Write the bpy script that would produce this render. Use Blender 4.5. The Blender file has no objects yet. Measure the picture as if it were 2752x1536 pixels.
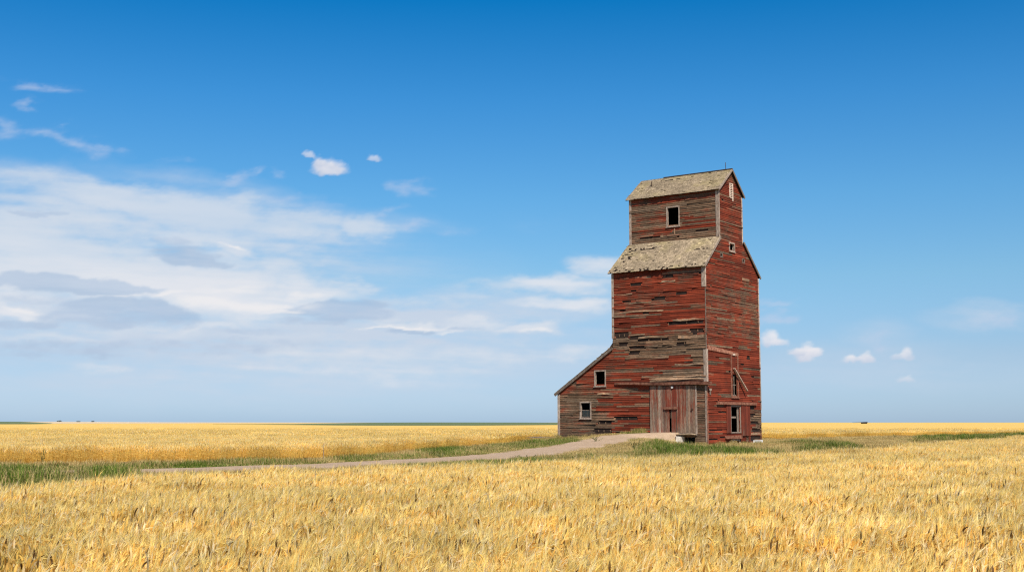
import bpy, math, random
from mathutils import Vector, noise as mn
random.seed(7)
R=math.radians; PI=math.pi
sc=bpy.context.scene; COL=sc.collection
rnd=random.random; uni=random.uniform

# ------------------------------------------------------------------ camera
EYE=2.1; FP=3263.2; TILT=R(6.406)          # focal length in pixels of a 2752 px wide picture
cd=bpy.data.cameras.new('camera'); cam=bpy.data.objects.new('camera',cd); COL.objects.link(cam)
cam.location=(0,0,EYE); cam.rotation_euler=(PI/2+TILT,0,0)
cd.sensor_width=36; cd.lens=36*FP/2752; cd.clip_start=.1; cd.clip_end=60000
sc.camera=cam
CT,ST=math.cos(TILT),math.sin(TILT)
def to_px(x,y,z):                            # world -> (x,y) in a 2576 px wide view
    z-=EYE; d=y*CT+z*ST
    if d<.5: return (-9999,-9999)
    return ((1376+FP*x/d)*.93605,(768-FP*(-y*ST+z*CT)/d)*.93605)
def on_ground(xd,yd,z=0.):                   # a point of the level z below the eye, seen at (xd,yd)
    cx=(xd/.93605-1376)/FP; cy=(768-yd/.93605)/FP
    dx,dy,dz=cx,CT-cy*ST,ST+cy*CT
    k=(z-EYE)/dz
    return (dx*k,dy*k)

# ------------------------------------------------------------------ helpers
def tag(o,label=None,cat=None,group=None,kind=None):
    if label: o['label']=label
    if cat: o['category']=cat
    if group: o['group']=group
    if kind: o['kind']=kind
    return o
class MB:
    def __init__(s): s.v=[];s.f=[];s.m=[];s.c=[]
    def face(s,pts,c=(1,1,1),m=0):
        n=len(s.v); s.v.extend([tuple(p) for p in pts]); s.f.append(tuple(range(n,n+len(pts)))); s.m.append(m); s.c.append(c)
    def hexa(s,p,c=(1,1,1),m=0):             # 8 points: 0-3 bottom ring, 4-7 top ring
        n=len(s.v); s.v.extend([tuple(q) for q in p])
        for f in ((0,3,2,1),(4,5,6,7),(0,1,5,4),(1,2,6,5),(2,3,7,6),(3,0,4,7)):
            s.f.append(tuple(n+i for i in f)); s.m.append(m); s.c.append(c)
    def box(s,P,u0,u1,z0,z1,o0,o1,c=(1,1,1),m=0,du=0,jit=0):   # in a wall frame P(u,z,out); du shears u with height
        j=lambda:uni(-jit,jit)
        s.hexa([P(u0+j(),z0+j(),o0),P(u1+j(),z0+j(),o0),P(u1+j(),z0+j(),o1),P(u0+j(),z0+j(),o1),
                P(u0+du+j(),z1+j(),o0),P(u1+du+j(),z1+j(),o0),P(u1+du+j(),z1+j(),o1),P(u0+du+j(),z1+j(),o1)],c,m)
    def tube(s,pts,rad,n=8,c=(1,1,1),m=0):
        rings=[]
        for i,p in enumerate(pts):
            p=Vector(p); a=Vector(pts[max(i-1,0)]); b=Vector(pts[min(i+1,len(pts)-1)])
            t=(b-a).normalized(); q=t.orthogonal().normalized(); w=t.cross(q)
            r=rad[i] if isinstance(rad,(list,tuple)) else rad
            k=len(s.v)
            for j in range(n):
                g=2*PI*j/n; s.v.append(tuple(p+q*math.cos(g)*r+w*math.sin(g)*r))
            rings.append(k)
        for a,b in zip(rings,rings[1:]):
            for j in range(n):
                s.f.append((a+j,a+(j+1)%n,b+(j+1)%n,b+j)); s.m.append(m); s.c.append(c)
        for a in (rings[0],rings[-1]):
            s.f.append(tuple(a+j for j in range(n))); s.m.append(m); s.c.append(c)
    def build(s,name,mats,parent=None,link=True,smooth=False):
        me=bpy.data.meshes.new(name); me.from_pydata(s.v,[],s.f)
        if not isinstance(mats,(list,tuple)): mats=[mats]
        for m in mats: me.materials.append(m)
        me.polygons.foreach_set('material_index',s.m)
        at=me.attributes.new('tone','FLOAT_COLOR','FACE')
        at.data.foreach_set('color',[x for c in s.c for x in (c[0],c[1],c[2],1.)])
        if smooth: me.polygons.foreach_set('use_smooth',[True]*len(s.f))
        me.update()
        o=bpy.data.objects.new(name,me)
        if link: COL.objects.link(o)
        if parent: o.parent=parent
        return o
def empty(name,loc,rz=0):
    o=bpy.data.objects.new(name,None); o.empty_display_size=.3; COL.objects.link(o); o.location=loc; o.rotation_euler=(0,0,rz); return o
def sstep(a,b,x):
    if a==b: return 0. if x<a else 1.
    t=min(1,max(0,(x-a)/(b-a))); return t*t*(3-2*t)
def lerp_tab(tab,x):
    if x<=tab[0][0]: return tab[0][1]
    for (a,va),(b,vb) in zip(tab,tab[1:]):
        if x<=b: return va+(vb-va)*(x-a)/(b-a)
    return tab[-1][1]
def fbm(x,y,z=0.,o=4): return mn.fractal(Vector((x,y,z)),1.,2.,o)

# ------------------------------------------------------------------ shader helper
class NT:
    def __init__(s,tree): s.t=tree; s.n=tree.nodes; s.l=tree.links
    def put(s,i,v):
        if v is None: return
        if hasattr(v,'links') and hasattr(v,'is_output'): s.l.new(v,i)
        else:
            try: i.default_value=v
            except Exception: i.default_value=(v[0],v[1],v[2],1.) if hasattr(v,'__len__') else (v,v,v,1.)
    def M(s,op,a=None,b=None,c=None,clamp=False):
        n=s.n.new('ShaderNodeMath'); n.operation=op; n.use_clamp=clamp
        for i,v in enumerate((a,b,c)): s.put(n.inputs[i],v)
        return n.outputs[0]
    def V(s,op,a=None,b=None,scale=None):
        n=s.n.new('ShaderNodeVectorMath'); n.operation=op
        s.put(n.inputs[0],a); s.put(n.inputs[1],b)
        if scale is not None: s.put(n.inputs['Scale'],scale)
        return n.outputs['Value'] if op in('LENGTH','DOT_PRODUCT') else n.outputs[0]
    def mix(s,f,a,b,mode='MIX'):
        n=s.n.new('ShaderNodeMix'); n.data_type='RGBA'; n.blend_type=mode
        s.put(n.inputs[0],f); s.put(n.inputs[6],a if not isinstance(a,tuple) else (*a,1.)); s.put(n.inputs[7],b if not isinstance(b,tuple) else (*b,1.))
        return n.outputs[2]
    def noise(s,vec,scale=1.,detail=3.,rough=.5,dist=0.,col=False):
        n=s.n.new('ShaderNodeTexNoise'); s.put(n.inputs['Vector'],vec)
        n.inputs['Scale'].default_value=scale; n.inputs['Detail'].default_value=detail
        n.inputs['Roughness'].default_value=rough; n.inputs['Distortion'].default_value=dist
        return n.outputs['Color'] if col else n.outputs['Fac']
    def mapr(s,v,a,b,c=0.,d=1.,smooth=True):
        n=s.n.new('ShaderNodeMapRange'); n.interpolation_type='SMOOTHSTEP' if smooth else 'LINEAR'
        s.put(n.inputs[0],v); s.put(n.inputs[1],a); s.put(n.inputs[2],b); s.put(n.inputs[3],c); s.put(n.inputs[4],d)
        return n.outputs[0]
    def coord(s,which='Object'): return s.n.new('ShaderNodeTexCoord').outputs[which]
    def pos(s): return s.n.new('ShaderNodeNewGeometry').outputs['Position']
    def attr(s,name,inst=False):
        n=s.n.new('ShaderNodeAttribute'); n.attribute_name=name
        if inst: n.attribute_type='INSTANCER'
        return n
    def sep(s,v):
        n=s.n.new('ShaderNodeSeparateXYZ'); s.put(n.inputs[0],v); return n.outputs
    def comb(s,x,y,z):
        n=s.n.new('ShaderNodeCombineXYZ'); s.put(n.inputs[0],x); s.put(n.inputs[1],y); s.put(n.inputs[2],z); return n.outputs[0]
    def bump(s,h,strength=.5,dist=.02):
        n=s.n.new('ShaderNodeBump'); n.inputs['Strength'].default_value=strength; n.inputs['Distance'].default_value=dist
        s.put(n.inputs['Height'],h); return n.outputs[0]
def new_mat(name):
    m=bpy.data.materials.new(name); m.use_nodes=True; t=NT(m.node_tree)
    b=m.node_tree.nodes['Principled BSDF']; b.inputs['Roughness'].default_value=.85
    b.inputs['Specular IOR Level'].default_value=.15
    return m,t,b

# ------------------------------------------------------------------ materials
def siding_mat(name,sc3,redA,redB,woodA,woodB):
    m,t,b=new_mat(name)
    co=t.coord(); a=t.sep(t.attr('tone').outputs['Color'])
    st=t.V('MULTIPLY',co,sc3)
    jit=t.V('ADD',st,t.comb(t.M('MULTIPLY',a[2],37.),t.M('MULTIPLY',a[2],11.),t.M('MULTIPLY',a[2],23.)))
    n1=t.noise(jit,.9,5.,.62); n2=t.noise(jit,5.,3.,.6); n3=t.noise(co,.55,4.,.6)
    f=t.M('ADD',a[0],t.M('MULTIPLY',t.M('SUBTRACT',n1,.5),1.45))
    f=t.M('ADD',f,t.M('MULTIPLY',t.M('SUBTRACT',n3,.5),1.1))
    if sc3[0]>5: f=t.M('SUBTRACT',f,t.mapr(t.sep(co)[2],1.1,3.2,.2,0.))
    f=t.mapr(f,.2,.78)
    red=t.mix(n2,redA,redB); wood=t.mix(t.mapr(n2,.25,.75),woodA,woodB)
    c=t.mix(f,wood,red)
    hue=t.mix(a[2],(1.08,1.,.95),(.92,.98,1.05)); c=t.mix(1.,c,hue,'MULTIPLY')
    br=t.M('MULTIPLY',a[1],t.mapr(n3,.25,.75,.72,1.2))
    c=t.mix(1.,c,t.comb(br,br,br),'MULTIPLY')
    t.put(b.inputs['Base Color'],c)
    t.put(b.inputs['Normal'],t.bump(n2,.5,.02))
    return m
M_SIDE=siding_mat('weathered_red_clapboard',(.7,.7,9.),(.085,.015,.007),(.275,.05,.021),(.062,.034,.018),(.235,.152,.092))
M_DOOR=siding_mat('weathered_red_planks',(9.,9.,.7),(.09,.018,.01),(.2,.045,.024),(.1,.062,.04),(.3,.225,.16))
def plain_wood(name,A,B,sc3=(3.,3.,3.)):
    m,t,b=new_mat(name); co=t.coord(); a=t.sep(t.attr('tone').outputs['Color'])
    n=t.noise(t.V('MULTIPLY',co,sc3),2.,5.,.65); c=t.mix(t.mapr(n,.3,.7),A,B)
    c=t.mix(1.,c,t.comb(a[1],a[1],a[1]),'MULTIPLY'); t.put(b.inputs['Base Color'],c); t.put(b.inputs['Normal'],t.bump(n,.4,.01)); return m
M_TRIM=plain_wood('bare_grey_trim',(.22,.155,.115),(.48,.38,.3),(4.,4.,1.5))
M_DARK=plain_wood('dark_sheathing',(.012,.008,.006),(.05,.03,.022),(.8,.8,7.))
M_RTRIM=plain_wood('faded_red_trim',(.12,.04,.024),(.29,.135,.085),(2.,2.,2.))
M_WHITE=plain_wood('flaking_white_paint',(.6,.58,.54),(.8,.78,.74),(2.,2.,5.))
M_BLACK=plain_wood('black_interior',(.004,.004,.004),(.01,.009,.008))
M_CONC=plain_wood('pale_broken_concrete',(.36,.31,.25),(.62,.57,.5),(1.5,1.5,1.5))
M_SLAB=plain_wood('earth_stained_slab',(.2,.14,.085),(.36,.27,.18),(2.,2.,2.))
M_IRON=plain_wood('rusty_iron',(.03,.02,.016),(.1,.06,.04))
m,t,b=new_mat('cedar_shingle'); M_ROOF=m
co=t.coord(); a=t.sep(t.attr('tone').outputs['Color'])
n1=t.noise(co,.45,5.,.65); n2=t.noise(t.V('MULTIPLY',co,(7.,1.5,1.5)),2.,4.,.6)
base=t.mix(t.mapr(n2,.25,.75),(.175,.13,.08),(.4,.305,.2))
moss=t.mix(n2,(.185,.142,.07),(.34,.265,.15))
f=t.mapr(t.M('ADD',t.M('MULTIPLY',a[0],.55),n1),.68,1.05)
c=t.mix(f,base,moss); c=t.mix(1.,c,t.comb(a[1],a[1],a[1]),'MULTIPLY')
t.put(b.inputs['Base Color'],c); t.put(b.inputs['Normal'],t.bump(n2,.5,.02))
m=bpy.data.materials.new('old_glass'); m.use_nodes=True; b=m.node_tree.nodes['Principled BSDF']; M_GLASS=m
b.inputs['Base Color'].default_value=(.03,.04,.04,1); b.inputs['Roughness'].default_value=.15; b.inputs['Alpha'].default_value=.75

# ------------------------------------------------------------------ terrain
YAW=R(53.761); CX,CY=17.522,109.564          # near corner of the elevator
DL=(-math.sin(YAW),math.cos(YAW)); DR=(math.cos(YAW),math.sin(YAW))
def wloc(L,v): return (CX+DL[0]*L+DR[0]*v, CY+DL[1]*L+DR[1]*v)
def lv(x,y): dx,dy=x-CX,y-CY; return (dx*DL[0]+dy*DL[1], dx*DR[0]+dy*DR[1])
_p0=wloc(4.15,.2);_p1=wloc(4.1,-6)
PATH=[(_p0[0],_p0[1],1.15),(_p1[0],_p1[1],1.04),(7.4,101.7,.5),(4.4,95,.16),(2.2,87,.05),(0.2,78,0),(-2.6,70.5,0),(-6.2,63.6,0),(-10.9,56.6,0),(-16,52.2,0),(-23,49.6,0),(-34,47.5,0),(-60,45,0)]
def near_path(x,y):
    best=(1e9,0,0,0)
    acc=0
    for (ax,ay,az),(bx,by,bz) in zip(PATH,PATH[1:]):
        dx,dy=bx-ax,by-ay; ll=dx*dx+dy*dy
        t=min(1,max(0,((x-ax)*dx+(y-ay)*dy)/ll)); px,py=ax+dx*t,ay+dy*t
        d=math.hypot(x-px,y-py)
        if d<best[0]: best=(d,az+(bz-az)*t,acc+t*math.sqrt(ll),0)
        acc+=math.sqrt(ll)
    return best
WALLH=[(1.9,0),(2.6,1.12),(6,1.06),(7.8,.93),(10.2,.57),(13.6,.47),(16.2,.6),(19,.35),(26,0)]
def gz(x,y):
    if abs(x)>75 or y<30 or y>160:
        return 0.
    L,v=lv(x,y); h=0.
    if y>75 and x<30:
        d,hp,s,_=near_path(x,y)
        h=hp*(1-sstep(2.4,7.5,d))
        hw=lerp_tab(WALLH,L)
        w=1-sstep(.8,7,-v) if v<0 else 1-sstep(4,12,v)
        h=max(h,hw*w)
        d_=max(0,-v); c=sstep(2.35-.1*d_,2.75+.3*d_,L); k=sstep(5.5,9.,-v)
        h*=c+(1-c)*k
    return h+.035*mn.noise(Vector((x*.35,y*.35,0)))*(1 if h<.9 else .3)
GREEN=[ # (x,y,rx,ry,strength) in the view, turned into ground cover by where each tuft stands
 (1700,1134,80,11,1.),(1800,1138,120,9,1.),(1655,1122,40,13,.9),(1900,1139,60,5,.6),
 (2040,1111,90,5,.5),(2120,1124,45,4.5,.9),(2040,1128,40,4,.7),(2060,1119,50,5,.5),
 (2420,1099,110,4.5,.95),(2560,1095,100,4,.8),(2350,1105,70,3,.6),
 (1375,1110,90,7,.75),(1300,1119,70,6,.6),(1200,1130,90,8,.45),(1110,1128,60,9,.95),(1150,1138,80,7,.6),
 (960,1148,130,8,.6),(700,1162,200,8,.6),(480,1167,150,7,.75),(300,1172,140,6,.6),(120,1174,160,7,.5),
 (60,1210,240,26,.5),(270,1192,50,14,1.),(40,1200,80,22,.85),(110,1222,60,10,.7),
 (1090,1166,110,5,.55),(1240,1163,130,6,.6),(1340,1158,60,5,.8),(1490,1150,140,7,.35),(1600,1140,60,5,.4),
 (20,1432,60,16,.9),(1590,1092,30,12,.8),(1440,1104,40,4,.7)]
def green(x,y,z=0):
    px,py=to_px(x,y,z+.15); g=0
    for a,b_,rx,ry,s in GREEN:
        q=((px-a)/rx)**2+((py-b_)/ry)**2
        if q<1.8: g=max(g,s*(1-sstep(.35,1.8,q)))
    return min(1,max(0,g+(.35*mn.noise(Vector((x*.5,y*.3,5))) if g>.04 else 0)))
def inpoly(x,y,P):
    r=False; n=len(P); j=n-1
    for i in range(n):
        xi,yi=P[i]; xj,yj=P[j]
        if (yi>y)!=(yj>y) and x<(xj-xi)*(y-yi)/(yj-yi)+xi: r=not r
        j=i
    return r
WH=.78                                        # height of the standing wheat
CLEAR=[on_ground(a,b_,WH-.04) for a,b_ in ((-700,1262),(-300,1250),(0,1238),(180,1226),(350,1211),(520,1202),(700,1195),(1100,1181),(1300,1171),(1500,1161),(1700,1156),(1900,1149),(2000,1141),(2170,1132),(2300,1121),(2420,1111),(2576,1100),(2900,1088))]
CLEAR+=[on_ground(2900,1083),on_ground(2576,1092.5),(41+8,178),(38,160),(31,151),(15,145),(4,126),on_ground(1300,1117),on_ground(1180,1123),on_ground(1080,1130),on_ground(900,1149),on_ground(760,1158),on_ground(600,1162),on_ground(300,1166),on_ground(0,1170),on_ground(-300,1173),on_ground(-700,1177)]
def grid_axis(parts):
    r=[]
    for a,b_,s in parts:
        n=max(1,round((b_-a)/s)); r+=[a+(b_-a)*i/n for i in range(n)]
    return r+[parts[-1][1]]
XS=grid_axis([(-30000,-4000,6000),(-4000,-400,900),(-400,-80,40),(-80,-24,2.),(-24,26,.5),(26,80,2.),(80,400,40),(400,4000,900),(4000,30000,6000)])
YS=grid_axis([(-300,0,60),(0,40,4),(40,74,1.),(74,128,.5),(128,200,3),(200,600,50),(600,4000,500),(4000,40000,6000)])
g=MB(); nx=len(XS)
pts=[(x,y,gz(x,y)) for y in YS for x in XS]
m,t,b=new_mat('field_soil'); M_SOIL=m
at=t.attr('cover').outputs['Fac']; P=t.pos()
n1=t.noise(P,.35,5.,.6); n2=t.noise(P,3.,5.,.7)
dry=t.mix(t.mapr(n1,.3,.7),(.36,.26,.125),(.5,.38,.2)); gr=t.mix(n2,(.09,.11,.025),(.2,.2,.06))
c=t.mix(t.mapr(at,.15,.8),dry,gr); c=t.mix(t.mapr(n2,.3,.75,0.,.55),c,(.17,.12,.055))
t.put(b.inputs['Base Color'],c); t.put(b.inputs['Normal'],t.bump(n2,.8,.08))
me=bpy.data.meshes.new('ground')
me.from_pydata(pts,[],[(j*nx+i,j*nx+i+1,(j+1)*nx+i+1,(j+1)*nx+i) for j in range(len(YS)-1) for i in range(nx-1)])
me.materials.append(M_SOIL); me.polygons.foreach_set('use_smooth',[True]*len(me.polygons))
at=me.attributes.new('cover','FLOAT','POINT')
at.data.foreach_set('value',[green(*p) if (p[1]>8 and p[1]<260 and abs(p[0])<120) else 0. for p in pts])
o=bpy.data.objects.new('ground',me); COL.objects.link(o); tag(o,'flat prairie ground under the wheat and around the old elevator','ground',kind='structure')

# gravel road on the mound
m,t,b=new_mat('pale_gravel'); M_GRAV=m
P=t.pos(); n1=t.noise(P,.5,4.,.6); n2=t.noise(P,14.,4.,.75)
n3=t.noise(P,2.2,5.,.7); c=t.mix(n1,(.4,.27,.17),(.56,.41,.28)); c=t.mix(t.mapr(n3,.42,.7,0.,.55),c,(.3,.21,.12)); c=t.mix(t.mapr(n2,.35,.7,0.,.8),c,(.24,.165,.11))
t.put(b.inputs['Base Color'],c); t.put(b.inputs['Normal'],t.bump(n2,.9,.05))
pp=[Vector(p[:2]) for p in PATH]
def spline(pts,step):
    out=[]
    for i in range(len(pts)-1):
        p0=pts[max(i-1,0)];p1=pts[i];p2=pts[i+1];p3=pts[min(i+2,len(pts)-1)]
        n=max(2,int((p2-p1).length/step))
        for k in range(n):
            t_=k/n; out.append(.5*((2*p1)+(p2-p0)*t_+(2*p0-5*p1+4*p2-p3)*t_*t_+(3*p1-p0-3*p2+p3)*t_**3))
    return out+[pts[-1]]
sp=spline(pp,.45); rv=[];rf=[]; W=10
for i,p in enumerate(sp):
    a=sp[max(i-1,0)]; b_=sp[min(i+1,len(sp)-1)]; d=(b_-a).normalized(); nrm=Vector((d.y,-d.x))
    for k in range(W+1):
        s=(k/W*2-1); wd=2.5+.7*sstep(40,90,i)+.35*mn.noise(Vector((p.x*.8,p.y*.8,3 if s<0 else 9)))+.25*uni(-1,1)*(abs(s)>.95)
        if i<16: wd=1.55
        q=p+nrm*s*wd; rv.append((q.x,q.y,gz(q.x,q.y)+.03+.03*(1-s*s)-.05*(abs(s)>.99)))
for i in range(len(sp)-1):
    for k in range(W): rf.append((i*(W+1)+k,i*(W+1)+k+1,(i+1)*(W+1)+k+1,(i+1)*(W+1)+k))
me=bpy.data.meshes.new('gravel_road'); me.from_pydata(rv,[],rf); me.materials.append(M_GRAV)
o=bpy.data.objects.new('gravel_road',me); COL.objects.link(o); tag(o,'pale gravel track climbing a low mound to the big plank door','road',kind='structure')
def on_road(x,y,m=0.):
    if x>20 or y>113: return False
    return near_path(x,y)[0]<2.05+.6*sstep(85,65,y)+m

# ------------------------------------------------------------------ the grain elevator
EL=empty('grain_elevator',(CX,CY,0),math.atan2(-DL[1],-DL[0]))
tag(EL,'tall weathered red wooden grain elevator with patchy shingle roofs and a lean-to','grain elevator')
LM,LS,LT,V0,V1,VR,VM=9.825,16.112,9.608,3.036,7.97,5.611,11.317
ZE,ZT,ZTE,ZR=16.242,19.307,23.893,26.097; ZS0,ZS1=9.215,4.95
PF=lambda u,z,o: (-u,-o,z)                    # front wall, u = metres left of the corner
PT=lambda u,z,o: (-u,V0-o,z)                  # front of the head house
PS=lambda u,z,o: (o,u,z)                      # side wall, u = metres back from the corner
PB=lambda u,z,o: (-u,VM+o,z); PTB=lambda u,z,o:(-u,V1+o,z)
PLF=lambda u,z,o: (-LM-o,u,z); PLS=lambda u,z,o: (-LS-o,u,z); PLT=lambda u,z,o:(-LT-o,u,z)
def backing(mb,P,u0f,u1f,z0,z1,ops,m=1,out=-.03):
    zs=sorted(set([z0,z1]+[round(z0+i*1.0,3) for i in range(int(z1-z0)+1)]+[q for o in ops for q in (o[2],o[3]) if z0<q<z1]))
    for a,b_ in zip(zs,zs[1:]):
        if b_-a<1e-4: continue
        mid=(a+b_)/2; cuts=sorted([(o[0],o[1]) for o in ops if o[2]-1e-6<=a and o[3]+1e-6>=b_])
        L0a,L0b,L1a,L1b=u0f(a),u0f(b_),u1f(a),u1f(b_)
        xa,xb=L0a,L0b
        for c0,c1 in cuts:
            mb.face([P(xa,a,out),P(c0,a,out),P(c0,b_,out),P(xb,b_,out)],(1,1,1),m); xa=xb=c1
        mb.face([P(xa,a,out),P(L1a,a,out),P(L1b,b_,out),P(xb,b_,out)],(1,1,1),m)
def siding(mb,P,u0f,u1f,z0,z1,ops=(),gaps=(),paint=lambda u,z:.8,course=.17,wear=1.,seglen=(1.6,5.5)):
    z=z0; k=0
    while z<z1-.02:
        h=min(course*uni(.78,1.28),z1-z); zt=z+h
        lo=min(u0f(z),u0f(zt)); hi=max(u1f(z),u1f(zt))
        holes=[(a,b_) for a,b_,c,d in ops if c<z+h*.6 and d>z+h*.4]
        holes+=[(a+uni(-.12,.12),b_+uni(-.12,.12)) for a,b_,c,d in gaps if c<z+h*.7 and d>z+h*.4]
        cuts=[lo]; u=lo+uni(.2,seglen[1])
        while u<hi-.3: cuts.append(u); u+=uni(*seglen)
        cuts.append(hi)
        lean_row=uni(0,.02)*wear; row=uni(.85,1.12)
        for a,b_ in zip(cuts,cuts[1:]):
            spans=[(a,b_)]
            for c,d in holes:
                spans=[s for (p,q) in spans for s in (((p,min(q,c)),(max(p,d),q)))  if s[1]-s[0]>.03]
            um=(a+b_)/2; pv=paint(um,z); tone0=uni(.6,1.25)*row; hv=rnd()
            curl=uni(0,.02)*wear+(uni(.02,.07)*wear if rnd()<.13 else 0); ce=rnd()<.5
            sag=uni(-.02,.02)*wear
            if rnd()<.05*wear: pv=pv*.25 if pv>.5 else pv
            if rnd()<.03*wear: tone0*=1.3; pv*=.5
            for p,q in spans:
                if rnd()<.012*wear and q-p>.5: q-=uni(.15,.5)
                n=max(1,int((q-p)/.5)); prev=None
                for i in range(n+1):
                    s=i/n; u=p+(q-p)*s
                    ub=max(u0f(z),min(u1f(z),u)); ut=max(u0f(zt),min(u1f(zt),u))
                    w=mn.noise(Vector((u*.7,z*9,k)))
                    ob=.026+lean_row+curl*((s if ce else 1-s)**2)+.008*w*wear
                    zb=z+sag*(s-.5)*2+.012*w*wear
                    cur=(P(ub,zb,ob),P(ut,zt+.012,.006),P(ub,zb-.002,-.02))
                    if prev:
                        c=(pv,tone0*(1+.12*w),hv)
                        mb.face([prev[0],cur[0],cur[1],prev[1]],c,0)
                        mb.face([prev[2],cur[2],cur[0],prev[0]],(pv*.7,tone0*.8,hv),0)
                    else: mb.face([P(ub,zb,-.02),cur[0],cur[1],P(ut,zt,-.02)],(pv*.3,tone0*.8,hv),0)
                    prev=cur
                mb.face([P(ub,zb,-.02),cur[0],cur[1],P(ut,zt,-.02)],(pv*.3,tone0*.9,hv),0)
        z=zt; k+=1
def pegs(mb,P,lst):
    for u,z,h in lst: mb.box(P,u-.03,u+.03,z,z+h,-.02,.02,(.1,1.3,.5),0)

def front_paint(L,z):
    n=.5*fbm(L*.25,z*.55,1)
    if L>LM:
        p=.68 if z>4.6 else .15
        if z>4.6 and L>12.5: p=.55
        if z<4.6 and L<10.6: p=.6
    elif z<5.75: p=1.0 if L>5.8 else .3
    elif z<6.35: p=.25 if L<6 else .8
    elif z<9.9:
        p=.12
        if L>8.3 and z<9: p=.75
        if z<8: p=.35
        if 2.2<L<6.4 and 6.9<z<8.1: p=.85
        if L>5 and 6.3<z<7.6: p=.72
    elif z<10.6: p=.55
    elif z<12.3: p=1.0
    elif z<12.9: p=.7 if L>3 else .35
    else: p=.74
    return p+n*.55
def tower_paint(L,z):
    p=.18
    if z>23.1: p=.6
    if 5.2<L<7.2 and 21.3<z<22.4: p=.5
    if 1.2<L<3.9 and 20.2<z<21.0: p=.95
    if 2.4<L<4 and 21.<z<21.9: p=.9
    if L>5 and 19.9<z<20.6: p=.55
    if 2.5<L<5 and z>22.8: p=.75
    return p+.25*fbm(L*.4,z*.8,4)
def side_paint(D,z):
    p=.95 if z<8.9 else (.7 if z<16 else .74)
    if z>19: p=.62
    if 10<z<14.5 and D>4: p=.5
    if D>8.7 and z<3.3: p=.3
    return p+(.3 if z>8.9 else .15)*fbm(D*.3,z*.5,8)
# openings: u0,u1,z0,z1
OF=[(10.73,11.8,5.64,6.94),(12.4,13.47,2.6,3.97),(1.45,5.5,1.2,5.25),(1.25,2.25,-.3,.78)]
GF=[(8.1,9.55,10.12,10.42),(5.6,7.9,9.95,10.05),(3.9,7.0,9.66,9.86),(2.0,3.05,9.22,9.44),(.15,1.6,10.35,10.5),(.15,3.9,11.12,11.32),(6.6,7.7,14.9,15.05),(4.0,5.3,13.45,13.62),(1.9,3.0,13.75,13.95),
    (7.25,9.7,2.4,2.55),(9.95,11.6,1.95,2.15),(9.95,12.0,1.2,1.42),(8.6,9.7,.85,1.1),(6.3,8,9.0,9.12),(8.2,9.2,9.4,9.56),(3.2,4.4,15.5,15.6),(6.9,8.1,8.5,8.62)]
GF+=[(a,a+uni(.25,.9),z,z+.08) for a,z in [(uni(.3,9),uni(6.4,15.5)) for _ in range(6)]]
GF=[(a,b_,c-.04,d+.06) for a,b_,c,d in GF]
front=MB()
u0=lambda z:.0
def uF(z): return LS if z<=ZS1 else (LS+(LM-LS)*(z-ZS1)/(ZS0-ZS1) if z<ZS0 else LM)
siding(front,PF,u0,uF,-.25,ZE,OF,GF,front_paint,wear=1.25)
backing(front,PF,u0,uF,-.3,ZE,OF)
pegs(front,PF,[(9.1,10.15,.25),(8.55,10.15,.25),(.75,11.1,.25),(1.9,11.1,.22),(3.1,9.2,.25),(2.15,9.2,.25),(.8,10.3,.2),(3.8,11.0,.2),(4.6,9.62,.2),(5.9,9.62,.2),(11.4,1.95,.2),(10.7,1.95,.2),(11.5,1.2,.2),(10.9,1.2,.2),(10.2,1.2,.22),(9.6,2.4,.12),(8.9,2.4,.12),(8.2,2.4,.12)])
# curled, split boards hanging off the wall
for L0,L1,z,h,o,tn in ((.1,5.9,5.98,.26,.07,1.9),(.2,3.4,6.24,.1,.09,1.6),(3.8,8.4,8.02,.2,.05,1.2),(.2,2.8,9.72,.28,.06,1.35),(3.9,7.0,9.9,.2,.07,1.),(9.3,11.6,4.72,.16,.05,1.6),(.1,3.4,11.36,.2,.06,1.3),(4.3,9.6,12.38,.13,.05,1.5),(.2,3.2,7.3,.12,.05,1.4),(5.6,9.5,13.2,.1,.05,1.1),(7.6,9.6,14.1,.1,.04,1.4),(3.0,4.6,15.0,.18,.05,1.5)):
    n=8; prev=None
    for i in range(n+1):
        s=i/n; u=L0+(L1-L0)*s; zz=z+.035*math.sin(s*7+L0)+uni(-.012,.012); oo=o+.04*math.sin(s*5+z)
        cur=[PF(u,zz,oo+.02),PF(u,zz+h,.035),PF(u,zz,-.01)]
        if prev: front.face([prev[0],cur[0],cur[1],prev[1]],(.1,tn*1.2*uni(.85,1.1),rnd())); front.face([prev[2],cur[2],cur[0],prev[0]],(.1,.8,.5))
        prev=cur
w=front.build('wall',[M_SIDE,M_DARK],EL); w['label']='front wall of peeling red and bare grey clapboards with holes'
side=MB()
def s0(z):
    if z<=ZE: return 0.
    if z<=ZT: return V0*(z-ZE)/(ZT-ZE)
    return V0 if z<=ZTE else V0+(VR-V0)*(z-ZTE)/(ZR-.08-ZTE)
def s1(z):
    if z<=ZE: return VM
    if z<=ZT: return VM+(V1-VM)*(z-ZE)/(ZT-ZE)
    return V1 if z<=ZTE else V1+(VR-V1)*(z-ZTE)/(ZR-.08-ZTE)
OSD=[(5.12,6.08,18.28,18.94),(5.2,6.06,4.6,6.6),(4.72,6.5,1.21,3.57),(5.02,6.3,-.4,.48),(3.12,3.6,17.42,17.75),(7.85,8.3,17.36,17.7)]
GSD=[(8.9,11.2,2.62,3.0),(9.0,10.6,1.95,2.15),(9.2,10.9,1.3,1.5),(8.7,11,.62,.84),(8.7,9.8,3.45,3.66),(8.5,9.6,.3,.45),(2.2,4.3,3.0,3.14),(.3,3,1.42,1.52),(2.3,4.4,.75,.88),(.2,2.0,.5,.6),(8.3,9,8.2,8.4)]
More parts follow.
